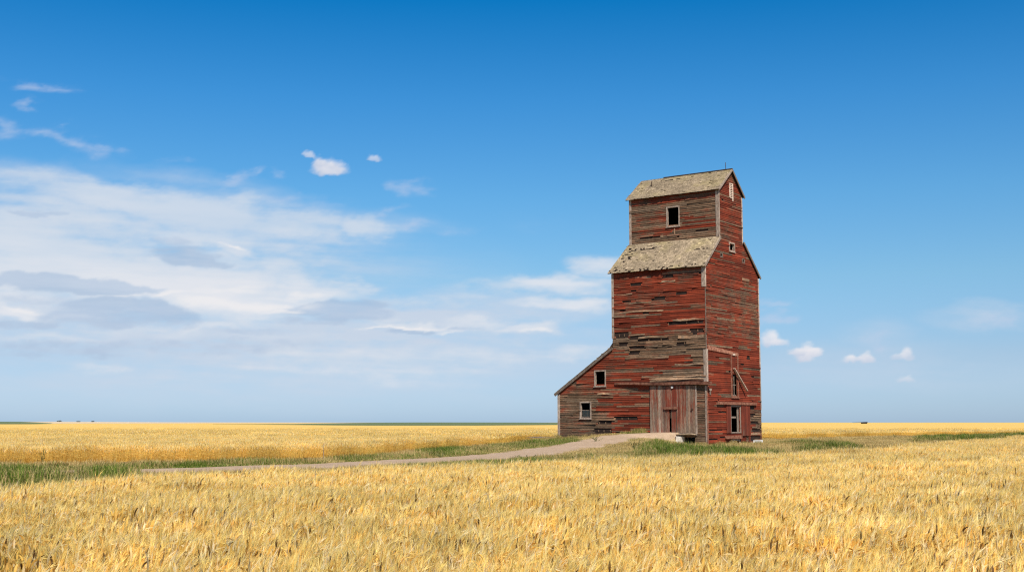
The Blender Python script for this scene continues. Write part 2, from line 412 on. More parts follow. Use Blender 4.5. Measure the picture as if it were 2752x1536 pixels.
GSD+=[(a,a+uni(.3,1.),z,z+.1) for a,z in [(uni(.3,10),uni(1,19)) for _ in range(5)]]
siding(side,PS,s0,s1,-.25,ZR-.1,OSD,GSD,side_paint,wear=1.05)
backing(side,PS,s0,s1,-.3,ZR-.1,OSD)
# boards over the wrecked lower rear corner
for D0,D1,z,h,m_,tn in ((9.5,11.25,2.64,.14,0,2.),(9.0,10.7,2.42,.1,0,1.6),(8.9,10.9,.92,.16,0,2.2),(9.1,10.2,1.6,.12,0,1.4),(0.3,5.2,9.0,.12,0,1.5),(7.6,9.2,15.62,.25,0,1.7),(9.9,11.2,2.86,.1,0,1.5),(2.1,3.9,16.6,.2,0,1.1),(.2,3.4,9.9,.2,0,1.25),(1.3,3.8,14.5,.2,0,1.)):
    side.box(PS,D0,D1,z,z+h,.03,.07,(.2 if tn>1.3 else .8,tn,rnd()),0,jit=.03)
w=side.build('wall',[M_SIDE,M_DARK],EL); w['label']='tall gabled side wall of sun-struck red clapboards'
tw=MB(); OT=[(4.2,5.4,20.83,22.55)]
siding(tw,PT,lambda z:0.,lambda z:LT,ZT-.35,ZTE,OT,[(6,8.5,19.9,19.98),(1,2.5,19.95,20.05)],tower_paint,wear=1.1)
backing(tw,PT,lambda z:0.,lambda z:LT,ZT-.35,ZTE,OT)
tw.box(PT,4.6,4.72,19.95,20.5,.03,.06,(.0,2.,.5)); tw.box(PT,5.9,6.2,19.75,20.0,.03,.05,(.0,1.6,.5)); tw.box(PT,3.05,3.1,21.45,21.7,.03,.05,(.0,1.8,.5))
w=tw.build('wall',[M_SIDE,M_DARK],EL); w['label']='head house front wall, mostly bare grey-brown boards'
bk=MB()
for P,a,b_,z0,z1 in ((PB,0.,LS-0.,-.3,ZS1),(PB,0.,LM,ZS1,ZE),(PTB,0.,LT,ZT-.3,ZTE)):
    siding(bk,P,lambda z,a=a:a,lambda z,b_=b_:b_,z0,z1,(),(),lambda u,z:.6,course=.34); backing(bk,P,lambda z,a=a:a,lambda z,b_=b_:b_,z0,z1,())
w=bk.build('wall',[M_SIDE,M_DARK],EL)
lf=MB()
siding(lf,PLF,lambda z:s0(z) if z<ZT else V0,lambda z:s1(z) if z<ZT else V1,ZS1,ZT,(),(),lambda u,z:.6,course=.34)
backing(lf,PLF,lambda z:s0(z) if z<ZT else V0,lambda z:s1(z) if z<ZT else V1,ZS1,ZT,())
siding(lf,PLT,lambda z:s0(max(z,ZT)),lambda z:s1(max(z,ZT)),ZT-.3,ZR-.1,(),(),lambda u,z:.6,course=.34)
backing(lf,PLT,lambda z:s0(max(z,ZT)),lambda z:s1(max(z,ZT)),ZT-.3,ZR-.1,())
siding(lf,PLS,lambda z:0.,lambda z:VM,-.2,ZS1,(),(),lambda u,z:.5,course=.34); backing(lf,PLS,lambda z:0.,lambda z:VM,-.2,ZS1,())
w=lf.build('wall',[M_SIDE,M_DARK],EL)

# shingle roofs: eave and top are (v,z), u is metres left of the corner
def roof(name,e,tp,ua,ub,ta,tb,expo=.2,miss=(),ragged=0.,label=None,uax=1):
    mb=MB(); e=Vector(e); tp=Vector(tp); d=tp-e; ln=d.length; d/=ln; nn=Vector((-d.y,d.x)) if d.x>0 else Vector((d.y,-d.x))
    def Q(u,s,o):
        p=e+d*s+nn*o; return (-u,p.x,p.y)
    U0=lambda s:ua+(ta-ua)*s/ln; U1=lambda s:ub+(tb-ub)*s/ln
    mb.hexa([Q(U0(0),0,-.07),Q(U1(0),0,-.07),Q(U1(ln),ln,-.07),Q(U0(ln),ln,-.07),Q(U0(0),0,0),Q(U1(0),0,0),Q(U1(ln),ln,0),Q(U0(ln),ln,0)],(.3,.5,.5),1)
    k=0; s=-.05
    while s<ln-.02:
        s2=min(s+expo*1.25,ln+.03); u=U0(max(s,0))-.03+uni(-.04,.02); hi=U1(max(s,0))+.03
        while u<hi:
            wd=uni(.13,.34); u2=min(u+wd,hi+uni(-.02,.04))
            um,sm=(u+u2)/2,s
            gone=any(a<um<b_ and c<sm<d_ and rnd()<pr for a,b_,c,d_,pr in miss) or (s<expo*1.2 and rnd()<ragged)
            if rnd()<.004: gone=True
            if not gone:
                lift=.026+uni(0,.014)+(uni(.02,.06) if rnd()<.05 else 0); sb=s+uni(-.035,.03)
                patch=fbm(um*.35,s*.5+e.y,2.)
                tone=uni(.84,1.12)*(1+.3*patch)*(1.12 if (um<4.5 and e.y<20) else 1.); 
                if rnd()<.05: tone*=1.4
                if rnd()<.03: tone*=.72
                ms=min(1,max(0,.45+.9*patch+.15*uni(-1,1)))
                c=(ms,tone,rnd()); g_=.006
                mb.face([Q(u+g_,sb,lift),Q(u2-g_,sb,lift),Q(u2-g_,s2,.012),Q(u+g_,s2,.012)],c,0)
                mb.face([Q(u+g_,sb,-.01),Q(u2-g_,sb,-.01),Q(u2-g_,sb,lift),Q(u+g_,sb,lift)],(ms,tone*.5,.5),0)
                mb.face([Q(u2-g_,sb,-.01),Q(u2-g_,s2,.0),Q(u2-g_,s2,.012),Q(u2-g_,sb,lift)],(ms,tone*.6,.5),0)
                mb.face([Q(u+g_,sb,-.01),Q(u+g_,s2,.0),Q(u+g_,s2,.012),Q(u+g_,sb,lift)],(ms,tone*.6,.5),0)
            u=u2
        s+=expo; k+=1
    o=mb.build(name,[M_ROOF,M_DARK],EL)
    if label: o['label']=label
    return o,Q,ln
R1,Q1,l1=roof('roof',(-.28,ZE),(V0-.02,ZT+.02),-.16,10.15,-.16,9.75,miss=((8.6,10,0,4.5,.12),(6,9,3.3,3.7,.5),(3,10,0,.25,.3),(.5,2,2.4,2.6,.6)),ragged=.12,label='lower front roof slope of grey mossy shingles with gaps')
R2,_,_=roof('roof',(VM+.28,ZE),(V1+.02,ZT+.02),-.16,10.0,-.16,9.75,expo=.3)
TE=(V0-.27,ZTE-.13); TP=(VR,ZR); RB=(V1+.27,ZTE-.13)
R3,Q3,l3=roof('roof',TE,TP,-.2,LT+.3,-.2,LT+.1,miss=((7,9.8,2.2,2.35,.9),(5.2,7.4,2.8,3.0,.7)),label='top roof slope of yellow-green mossy shingles')
R4,_,_=roof('roof',RB,TP,-.2,LT+.3,-.2,LT+.1,expo=.3)
# lean-to roof runs down to the left (v across, slope along u)
mb=MB(); A=Vector((LM+.0,ZS0+.02)); B=Vector((LS+.32,ZS1-.1)); dd=B-A; ll=dd.length; dd/=ll; nn=Vector((-dd.y,dd.x)); 
if nn.y<0: nn=-nn
def QL(s,v,o): p=A+dd*s+nn*o; return (-p.x,v,p.y)
mb.hexa([QL(0,-.14,-.02),QL(ll,-.14,-.02),QL(ll,VM+.14,-.02),QL(0,VM+.14,-.02),QL(0,-.14,.05),QL(ll,-.14,.05),QL(ll,VM+.14,.05),QL(0,VM+.14,.05)],(.3,.8,.5),1)
s=ll+.05
while s>.1:
    v=-.18
    while v<VM+.15:
        w_=uni(.15,.35); tn=uni(.7,1.25); up=uni(.06,.1)+(.07 if rnd()<.1 else 0)
        if rnd()>.04:
            mb.hexa([QL(s,v,.05),QL(max(0,s-.25),v,.05),QL(max(0,s-.25),v+w_-.01,.05),QL(s,v+w_-.01,.05),QL(s,v,up),QL(max(0,s-.25),v,.065),QL(max(0,s-.25),v+w_-.01,.065),QL(s,v+w_-.01,up)],(.3,tn,rnd()),0)
        v+=w_
    s-=.22
o=mb.build('roof',[M_ROOF,M_DARK],EL); o['label']='lean-to roof seen edge on, sloping down to the left'

def bar(name,P,pts,mat,parent=EL,c=(.2,1,.5),label=None,jit=0.):
    mb=MB()
    for q in pts: mb.box(P,*q,c,0,jit=jit)
    o=mb.build(name,mat,parent)
    if label: o['label']=label
    return o
# rake boards, fascia, ridge
def beam(name,p,q,w,h,mat,up=(0,0,1),c=(.2,1,.5),parent=EL,label=None):
    p=Vector(p);q=Vector(q);d=(q-p).normalized();s=d.cross(Vector(up)).normalized();n=s.cross(d)
    mb=MB();k=[]
    for e in (p,q):
        k+= [e-s*w/2-n*h/2,e+s*w/2-n*h/2,e+s*w/2+n*h/2,e-s*w/2+n*h/2]
    mb.hexa([k[0],k[1],k[2],k[3],k[4],k[5],k[6],k[7]],c)
    o=mb.build(name,mat,parent)
    if label: o['label']=label
    return o
x_=.19
beam('rake_board',(x_-.02,-.28,ZE-.06),(x_-.02,V0+.02,ZT-.04),.06,.2,M_TRIM,c=(0,.75,.5))
beam('rake_board',(x_-.02,VM+.3,ZE-.1),(x_-.02,V1+.0,ZT-.0),.07,.2,M_TRIM,c=(0,.5,.5))
beam('rake_board',(.23,TE[0],TE[1]-.04),(.23,VR,ZR-.06),.06,.18,M_TRIM,c=(0,.8,.5))
beam('rake_board',(.23,RB[0]+.02,RB[1]-.08),(.23,VR+.02,ZR-.04),.06,.2,M_TRIM,c=(0,.5,.5))
beam('rake_board',(-LM+.02,-.16,ZS0-.12),(-LS-.34,-.16,ZS1-.22),.05,.24,M_TRIM,c=(0,.42,.5))
beam('ridge_cap',(.25,VR,ZR+.05),(-7.2,VR,ZR+.07),.22,.05,M_DARK,c=(0,2.5,.5))
mb=MB(); mb.tube([(-.45,VR,ZR),(-.47,VR,ZR+.75)],.028,6); o=mb.build('lightning_rod',M_IRON,EL)
mb=MB(); mb.tube([Q3(7.9,2.2,.0),Q3(8.0,2.6,.35)],.05,6); mb.build('roof_pipe',M_IRON,EL)
# corner boards
TR=lambda z0,z1,P,u0,u1,o=.05,t_=1.,lab=None,mat=M_TRIM: bar('corner_board',P,[(u0,u1,z0,z1,-.02,o)],mat,c=(0,t_,.5),label=lab,jit=.012)
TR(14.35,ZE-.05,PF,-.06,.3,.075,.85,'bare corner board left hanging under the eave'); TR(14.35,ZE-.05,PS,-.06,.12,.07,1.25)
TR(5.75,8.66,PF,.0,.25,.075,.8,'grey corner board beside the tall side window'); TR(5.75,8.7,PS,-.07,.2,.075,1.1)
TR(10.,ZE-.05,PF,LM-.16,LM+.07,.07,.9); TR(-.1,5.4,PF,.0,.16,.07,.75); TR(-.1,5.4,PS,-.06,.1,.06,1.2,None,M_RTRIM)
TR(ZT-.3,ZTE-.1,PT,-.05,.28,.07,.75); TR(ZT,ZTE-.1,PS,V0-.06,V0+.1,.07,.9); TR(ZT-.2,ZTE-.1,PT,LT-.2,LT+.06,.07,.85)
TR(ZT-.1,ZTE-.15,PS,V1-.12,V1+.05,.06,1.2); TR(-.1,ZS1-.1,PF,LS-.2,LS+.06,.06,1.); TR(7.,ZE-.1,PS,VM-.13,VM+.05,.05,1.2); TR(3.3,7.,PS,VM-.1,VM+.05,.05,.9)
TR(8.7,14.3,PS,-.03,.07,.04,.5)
bar('wall_base',PF,[(9.9,LS,.42,.6,.0,.06)],M_TRIM,c=(0,.5,.5))

# windows: frame with real depth, sash, panes
def window(P,u0,u1,z0,z1,fw=.12,tone=1.,sash=None,mat=M_TRIM,label=None,sill=True,out=.07):
    mb=MB(); c=(0,tone,.5)
    mb.box(P,u0,u0+fw,z0,z1,-.16,out,c); mb.box(P,u1-fw,u1,z0,z1,-.16,out+.004,c)
    mb.box(P,u0+fw,u1-fw,z1-fw,z1,-.16,out-.003,c); mb.box(P,u0+fw,u1-fw,z0,z0+fw*.7,-.16,out+.01,c)
    f=mb.build('window',mat,EL)
    if label: f['label']=label
    if sill:
        bar('sill',P,[(u0-.06,u1+.06,z0-.07,z0-.004,-.02,out+.07)],mat,f,c)
    if sash:
        mb=MB()
        for q in sash: mb.box(P,*q,-.12,-.07,(0,.62,.5))
        mb.build('sash',M_TRIM,f)
    return f
window(PT,4.09,5.52,20.7,22.68,  .12,.85,label='empty window hole in the head house front',out=.06)
window(PF,10.61,11.92,5.52,7.06,.12,.85,label='black empty window high in the lean-to gable')
f=window(PF,12.28,13.59,2.47,4.09,.12,.95,sash=[(12.5,12.56,2.6,3.9),(12.4,13.4,3.25,3.3),(12.8,12.84,2.6,3.25),(13.1,13.14,2.6,3.25),(12.4,13.4,2.6,2.66),(12.75,13.4,2.92,2.95)],label='small lean-to window with a broken multi-pane sash')
gl=MB(); gl.box(PF,12.56,13.36,2.66,3.24,-.08,-.07); gl.build('pane',M_GLASS,f)
window(PS,4.99,6.21,18.17,19.05,.13,.95,label='small square opening high under the head house')
# tall boarded side window
f=window(PS,4.85,6.42,4.42,8.5,.2,1.,sash=[(5.25,6.0,5.55,5.63),(5.68,5.74,4.6,6.5),(5.25,6.0,4.6,4.68)],mat=M_RTRIM,label='tall narrow side window, its upper half boarded over')
b2=MB()
for k in range(4): b2.box(PS,5.06+k*.2,5.25+k*.2,6.62+uni(-.03,.03),8.3,-.02+.004*k,.03+.006*k,(.95,uni(.7,1.),rnd()))
b2.build('board_panel',M_DOOR,f)
mb=MB(); mb.box(PS,5.2,5.7,8.34,8.5,.08,.12,(0,1.5,.5)); mb.build('paint_scrap',M_TRIM,f)
p,q=PS(5.3,7.12,.16),PS(7.62,5.06,.34)
beam('loose_plank',p,q,.07,.2,M_TRIM,up=(1,0,0),c=(0,1.35,.5),label='loose pale plank hanging diagonally across the tall side window')
# boards over the window and openings
mb=MB(); mb.hexa([PS(.2,8.62,.0),PS(6.5,8.36,.0),PS(6.5,8.36,.07),PS(.2,8.62,.11),PS(.2,9.06,.0),PS(6.5,8.6,.0),PS(6.5,8.6,.06),PS(.2,9.06,.09)],(.6,1.4,.3)); o=mb.build('header_board',M_RTRIM,EL)
o=bar('lintel',PS,[(1.79,10.05,3.72,3.98,-.0,.2)],M_RTRIM,c=(0,1.05,.5),jit=.03); o['label']='long plank rail over the side doorway'
f=window(PS,4.55,6.72,1.12,3.7,.15,.7,sash=[(4.72,5.95,2.5,2.66),(6.2,6.5,1.25,3.5)],mat=M_TRIM,sill=False,label='open side doorway with a pale crossbar')
mb=MB()
for k in range(3): mb.box(PS,3.73+k*.285,4.0+k*.285,1.1+uni(-.05,.05),3.7,.03,.09+.004*k,(.92,uni(.8,1.1),rnd()))
mb.build('door_jamb',M_DOOR,EL)
sh=MB()
for k in range(8):
    a=6.77+k*.2325; sh.box(PS,a,a+.215,.84+uni(-.04,.04),3.66+uni(-.02,.02),.05,.13+uni(-.01,.012),(.95,uni(.85,1.2),rnd()))
sh=sh.build('side_door',M_DOOR,EL); sh['label']='narrow red plank door slid open beside the doorway'
mb=MB(); mb.box(PS,8.4,8.62,.3,.84,.05,.1,(.8,.9,.2)); mb.build('batten',M_DOOR,sh)
bar('doorstep_beam',PS,[(3.4,6.6,.6,.9,.0,.24)],M_RTRIM,c=(0,1.1,.5),jit=.03)
window(PS,4.9,6.46,-.35,.56,.13,1.1,sash=[(5.9,5.97,-.3,.45)],sill=False,label='small black crawl opening at the foot of the side wall')
o=bar('patch_board',PS,[(9.35,11.4,.02,.42,.03,.09)],M_WHITE,c=(0,1,.5)); o['label']='white board nailed at the bottom rear corner'
for q in ((3.07,3.67,17.37,17.8),(7.8,8.36,17.31,17.75)): 
    window(PS,*q,.07,.55,sill=False,out=.04)
# louvred vent in the gable
mb=MB(); c=(0,1.7,.5); va,vb,vz0,vz1=5.28,6.02,23.05,24.75
mb.box(PS,va,va+.13,vz0+.3,vz1,.02,.09,c); mb.box(PS,vb-.13,vb,vz0,vz1,.02,.094,c); mb.box(PS,va+.13,vb-.13,vz1-.1,vz1,.02,.085,c)
v_=mb.build('gable_vent',M_TRIM,EL); v_['label']='pale ladder-like louvre in the top gable'
mb=MB()
for k in range(8): mb.box(PS,va+.13,vb-.13,vz0+.25+k*.17,vz0+.33+k*.17,.03,.075,c)
mb.build('slat',M_TRIM,v_)
mb=MB(); mb.box(PS,va+.1,vb-.1,vz0+.2,vz1,.026,.034,(0,.4,.5)); mb.build('vent_back',M_DARK,v_)

# sliding plank door on the front, with a wicket in it
ds=MB(); L=1.15; k=0
while L<5.82:
    w_=min(uni(.17,.27),5.82-L)
    if w_<.05: break
    p_=random.choice((.2,.3,.45)) if L<1.95 or L>5.6 else (.62 if not 4.6<L<4.9 else .42)
    p_+=uni(-.15,.15); tn=uni(.8,1.3)*(1.35 if p_<.3 else 1.1); hv=rnd(); o1=.13+uni(-.012,.015)
    zb=1.15+uni(-.04,.02); zt_=5.42+uni(-.02,.04)
    def pl(a,b_,z0,z1,oo): ds.box(PF,a,b_-.012,z0,z1,.06,oo,(p_*(.75 if z1<3 else 1.),tn,hv))
    if L+w_>3.5 and L<3.84:
        if L<3.56: pl(L,3.56,zb,3.3,o1)
        if L+w_>3.8: pl(3.8,L+w_,zb,3.3,o1)
        pl(L,L+w_,3.3,zt_,o1)
        if L<3.62: pl(3.6,3.7,2.5,3.3,.08)
    else: pl(L,L+w_,zb,zt_,o1)
    L+=w_
D=ds.build('sliding_door',M_DOOR,EL); D['label']='big plank door, red wood bleaching to grey, with a dark split'
bar('rail',PF,[(2.9,4.32,3.3,3.5,.14,.26)],M_RTRIM,D,c=(0,.9,.5),jit=.02)
bar('wicket_edge',PF,[(2.98,3.03,1.2,3.28,.145,.165)],M_DOOR,D,c=(0,.5,.5)); bar('wicket_edge',PF,[(4.2,4.25,1.2,3.28,.145,.165)],M_DOOR,D,c=(0,.7,.5))
mb=MB(); mb.tube([PF(3.42,5.3,.12),PF(3.42,5.3,.24)],.11,10); mb.build('roller',M_WHITE,D)
mb=MB(); mb.tube([PF(1.42,3.3,.12),PF(1.42,3.3,.24)],.09,10); mb.build('handle',M_IRON,D)
bar('door_post_and_shadow',PF,[(.98,1.13,1.1,5.43,.02,.12)],M_TRIM,c=(0,.8,.5)); bar('door_post_and_shadow',PF,[(5.84,5.93,1.1,5.43,-.02,.03)],M_DARK,c=(0,.5,.5))  # grey post at right; dark strip at left is the door edge's painted shadow
mb=MB(); prev=None
for i in range(17):
    s=i/16; u=-.5+s*10.1; hh=.15-.05*s; zc=5.6+.12*s+.03*math.sin(s*9); oo=.34 if u<6.4 else .34-.2*(u-6.4)/3.2
    cur=[PF(u,zc-hh,-.02),PF(u,zc-hh,oo),PF(u,zc+hh,oo),PF(u,zc+hh,-.02)]
    if prev:
        for a,b_ in ((0,1),(1,2),(2,3)): mb.face([prev[a],cur[a],cur[b_],prev[b_]],(.3,uni(.5,.75) if u<6.2 else uni(.7,1.0),.5))
    else: mb.face(cur,(.3,1,.5))
    prev=cur
o=mb.build('door_track',M_RTRIM,EL); o['label']='long heavy beam over the plank door jutting past the corner'
bar('sill_beam',PF,[(1.0,8.6,.98,1.14,.02,.16)],M_TRIM,c=(0,.75,.5),jit=.02)
mb=MB(); mb.box(PS,.25,.7,4.95,5.12,.06,.12,(0,.95,.5),jit=.04); mb.box(PS,.45,.62,4.6,4.95,.06,.1,(0,.5,.5),jit=.04); mb.build('torn_bracket',M_TRIM,EL)

# broken concrete at the end of the mound
def blk(name,label,cat,pts_out,loc,h,seed):
    random.seed(seed); mb=MB()
    n=len(pts_out); lo=[];hi=[]
    for (a,b_) in pts_out:
        x,y=wloc(a,b_); lo.append((x,y,loc)); x,y=wloc(a+uni(-.06,.06),b_+uni(-.06,.06)); hi.append((x,y,loc+h+uni(-.07,.05)))
    for i in range(n):
        j=(i+1)%n; m1=[(lo[i][k]+lo[j][k]+hi[i][k]+hi[j][k])/4+uni(-.04,.04) for k in range(3)]
        for q in ((lo[i],lo[j]),(lo[j],hi[j]),(hi[j],hi[i]),(hi[i],lo[i])): mb.face([q[0],q[1],m1],(0,uni(.85,1.1),.5))
    cc=[sum(p[k] for p in hi)/n for k in range(3)]
    for i in range(n): mb.face([hi[i],hi[(i+1)%n],cc],(0,uni(.9,1.1),.5))
    return tag(mb.build(name,M_CONC),label,cat)
blk('concrete_block','white broken concrete block at the edge of the mound below the plank door','concrete block',[(2.3,-.1),(2.35,-.8),(2.6,-1.25),(2.95,-.9),(2.95,-.1)],-.1,.98,3)
o=blk('concrete_slab','thin pale slab bridging the dark hole under the plank door','slab',[(1.05,-.06),(1.1,-.4),(2.0,-.62),(2.7,-.8),(3.0,-.5),(3.0,-.06)],1.0,.08,5); o.data.materials[0]=M_SLAB
blk('rubble_piece','flat pale rubble slab lying in dry grass left of the concrete block','rubble',[(3.0,-2.4),(3.3,-3.1),(4.1,-3.2),(4.0,-2.5)],.2,.42,8)
random.seed(21)
mb=MB(); x,y=wloc(16.6,-.2); mb.box(lambda u,z,o:(x-u,y+o,z),0,2.6,.62,.74,0,.5,(0,.5,.5)); tag(mb.build('timber_plank',M_TRIM),'dark plank lying on the ground off the left end of the lean-to','plank')

# ------------------------------------------------------------------ far things
m,t,b=new_mat('wheat_canopy'); M_CAN=m
P=t.pos(); n1=t.noise(t.V('MULTIPLY',P,(.004,.02,1.)),1.,4.,.6); n2=t.noise(t.V('MULTIPLY',P,(.3,.3,.3)),1.,5.,.75)
c=t.mix(n1,(.58,.37,.085),(.68,.45,.13)); c=t.mix(t.mapr(n2,.4,.7,0.,.35),c,(.45,.27,.07))
t.put(b.inputs['Base Color'],c); b.inputs['Roughness'].default_value=1.
def sheet(name,poly,z,mat,label,cat):
    me=bpy.data.meshes.new(name); n=len(poly)
    me.from_pydata([(x,y,z) for x,y in poly]+[(x,y,0) for x,y in poly],[],[tuple(range(n))]+[(i,(i+1)%n,n+(i+1)%n,n+i) for i in range(n)])
    me.materials.append(mat); o=bpy.data.objects.new(name,me); COL.objects.link(o); return tag(o,label,cat,kind='structure')
sheet('distant_wheat_field',[(-230,215),(230,215),(16000,14000),(16000,38000),(-16000,38000),(-16000,14000)],.7,M_CAN,'smooth golden wheat running on to the horizon behind everything','field')
m,t,b=new_mat('far_green_crop'); P=t.pos(); n1=t.noise(t.V('MULTIPLY',P,(.002,.004,1.)),1.,4.,.6); t.put(b.inputs['Base Color'],t.mix(n1,(.085,.115,.045),(.14,.165,.07))); M_FG=m
m,t,b=new_mat('far_stubble'); P=t.pos(); n1=t.noise(t.V('MULTIPLY',P,(.002,.004,1.)),1.,4.,.6); t.put(b.inputs['Base Color'],t.mix(n1,(.5,.38,.24),(.56,.44,.3))); M_FT=m
def swell(name,rows,mat,label,cat):          # a field on a long low rise: rows of (x,y,z)
    n=len(rows[0]); v=[p for r in rows for p in r]
    me=bpy.data.meshes.new(name); me.from_pydata(v,[],[(j*n+i,j*n+i+1,(j+1)*n+i+1,(j+1)*n+i) for j in range(len(rows)-1) for i in range(n-1)])
    me.materials.append(mat); o=bpy.data.objects.new(name,me); COL.objects.link(o); return tag(o,label,cat,kind='structure')
def rise(d,pxs,up,base=.72):                 # a row at distance d whose top sits up(px) view-pixels above the horizon
    ds=d if isinstance(d,list) else [d]*len(pxs)
    return [((p-1288)/3055*k,k,max(base,EYE+u*k/3055)) for p,u,k in zip(pxs,up,ds)]
px=[540,640,740,840,930,1050,1200,1330,1460,1600]
swell('green_rise',[rise([1010,860,720,610,560,556,560,640,760,1000],px,[-40]*10,.74),rise([1030,900,790,800]+[900]*6,px,[-3.9,-4.0,-4.2,-4.2,-3.8,-3.6,-3.4,-3.4,-3.6,-4.],0.),rise(1500,px,[-5,-4.5,-3.4,-1.8,-.4,.3,.3,0.,-.8,-2.5],0.),rise(2600,px,[-6]*10,0.)],M_FG,'long low green rise on the horizon left of the elevator','hill')
px=[-400,-200,0,60,95,130,170]
swell('green_rise',[rise([960,960,985,1000,1040,1300,1600],px,[-40]*7,.74),rise(1650,px,[.5,.4,.2,-.4,-1.6,-2.4,-3.5],0.),rise(2200,px,[2.4,2.3,2.1,1.9,.6,-1.4,-3.],0.),rise(2900,px,[-4]*7,0.)],M_FG,'dark green rise at the far left end of the horizon','hill')
px=[-400,-100,60,150,250,400,600,760,960]
swell('stubble_rise',[rise(2000,px,[-3]*9,.74),rise(2600,px,[-1.5,-1.5,-1.3,-1.,-1.,-1.4,-1.8,-1.9,-2],0.),rise(3600,px,[2.1,2.1,2.0,2.2,1.8,.9,.5,.2,-.6],0.),rise(5000,px,[-4]*9,0.)],M_FT,'pale tan stubble rise along the left horizon','hill')
# little trees on the left horizon: trunk and a crown of leaf clumps
m,t,b=new_mat('far_foliage'); n1=t.noise(t.pos(),.3,3.,.6); t.put(b.inputs['Base Color'],t.mix(n1,(.02,.03,.018),(.045,.06,.03))); M_FOL=m
def far_tree(pxx,d,hgt,wid,label):
    x=(pxx-1288)/3055*d; z0=EYE+1.4*d/3055
    E_=empty('distant_tree',(x,d,z0)); tag(E_,label,'tree','trees on the far left horizon')
    mb=MB(); mb.tube([(0,0,-1),(0,0,hgt*.5)],[.5,.3],6); mb.build('trunk',M_IRON,E_)
    mb=MB()
    for k in range(260):
        a=uni(0,2*PI); r=wid*math.sqrt(rnd()); z=hgt*(.25+.75*rnd()*(1-.55*(r/wid)**2)*(1-.3*math.sin(a*3)**2)); s=uni(.5,1.1)
        p=Vector((r*math.cos(a),r*math.sin(a)*.6,z)); q=[p+Vector((uni(-s,s),uni(-s,s),uni(-s,s))) for _ in range(3)]; mb.face(q,(1,uni(.6,1.2),1))
    mb.build('crown',M_FOL,E_)
far_tree(156,3300,4.6,7,'widest dark tree clump breaking the left horizon')
far_tree(204,3320,2.6,6,'low dark tree clump in the middle of the three on the left horizon')
far_tree(240,3340,2.8,4,'smallest dark tree on the left horizon, nearest the open sky')
# tiny low shed far to the right
x=(2160-1288)/3055*1500; E_=empty('distant_shed',(x,1500,.7)); tag(E_,'tiny dark low shed on the horizon right of the elevator','shed')
mb=MB(); Q=lambda u,z,o:(u,o,z); mb.box(Q,2,8,0,1.6,0,6); mb.build('wall',M_DARK,E_)
mb=MB(); mb.hexa([(-9,-.5,1.15),(8.6,-.5,1.6),(8.6,6.5,1.6),(-9,6.5,1.15),(-9,-.5,1.35),(8.6,-.5,2.1),(8.6,6.5,2.1),(-9,6.5,1.35)],(0,1,1)); mb.build('roof',M_DARK,E_)
# a thin stake at the field edge
x,y=on_ground(813,1158); mb=MB(); mb.tube([(x,y,-.1),(x+.03,y,.98)],.018,6,c=(0,.5,.5)); tag(mb.build('field_stake',M_TRIM),'thin wooden stake standing at the wheat edge beyond the road','stake')

# ------------------------------------------------------------------ scattered stuff: instances placed by one geometry-nodes tree per object
def scatter(name,protos,points,mat_unused,label,cat):
    col=bpy.data.collections.new(name+'_source')
    for p in protos: col.objects.link(p)
    me=bpy.data.meshes.new(name); me.from_pydata([p[0] for p in points],[],[])
    a=me.attributes.new('which','INT','POINT'); a.data.foreach_set('value',[p[1] for p in points])
    a=me.attributes.new('turn','FLOAT_VECTOR','POINT'); a.data.foreach_set('vector',[c for p in points for c in p[2]])
    a=me.attributes.new('size','FLOAT_VECTOR','POINT'); a.data.foreach_set('vector',[c for p in points for c in p[3]])
    a=me.attributes.new('tint','FLOAT','POINT'); a.data.foreach_set('value',[p[4] for p in points])
    o=bpy.data.objects.new(name,me); COL.objects.link(o)
    ng=bpy.data.node_groups.new(name,'GeometryNodeTree')
    ng.interface.new_socket('Geometry',in_out='INPUT',socket_type='NodeSocketGeometry'); ng.interface.new_socket('Geometry',in_out='OUTPUT',socket_type='NodeSocketGeometry')
    N=ng.nodes; K=ng.links.new; gi=N.new('NodeGroupInput'); go=N.new('NodeGroupOutput')
    ci=N.new('GeometryNodeCollectionInfo'); ci.inputs['Collection'].default_value=col; ci.inputs['Separate Children'].default_value=True; ci.inputs['Reset Children'].default_value=True
    ip=N.new('GeometryNodeInstanceOnPoints'); ip.inputs['Pick Instance'].default_value=True
    K(gi.outputs[0],ip.inputs['Points']); K(ci.outputs[0],ip.inputs['Instance']); K(ip.outputs[0],go.inputs[0])
    for nm,dt,sk in (('which','INT','Instance Index'),('turn','FLOAT_VECTOR','Rotation'),('size','FLOAT_VECTOR','Scale')):
        n=N.new('GeometryNodeInputNamedAttribute'); n.data_type=dt; n.inputs['Name'].default_value=nm
        src=[s for s in n.outputs if s.name=='Attribute'][0]
        if nm=='turn':
            e=N.new('FunctionNodeEulerToRotation'); K(src,e.inputs[0]); src=e.outputs[0]
        K(src,ip.inputs[sk])
    md=o.modifiers.new('scatter','NODES'); md.node_group=ng
    return tag(o,label,cat,kind='stuff')
def leafy(name,trans=.3):
    m,t,b=new_mat(name); a=t.attr('tone').outputs['Color']; tint=t.attr('tint',True).outputs['Fac']
    tr=t.n.new('ShaderNodeBsdfTranslucent'); mx=t.n.new('ShaderNodeMixShader'); mx.inputs[0].default_value=trans
    out=t.n['Material Output']; t.l.new(b.outputs[0],mx.inputs[1]); t.l.new(tr.outputs[0],mx.inputs[2]); t.l.new(mx.outputs[0],out.inputs[0])
    b.inputs['Roughness'].default_value=.6; b.inputs['Specular IOR Level'].default_value=.2
    return m,t,b,tr,a,tint
m,t,b,tr,a,tint=leafy('ripe_wheat',.38); M_WHEAT=m
P=t.pos(); n1=t.noise(t.V('MULTIPLY',P,(.35,.22,.3)),1.,4.,.6); n2=t.noise(t.V('MULTIPLY',P,(1.6,1.1,.5)),1.,3.,.6)
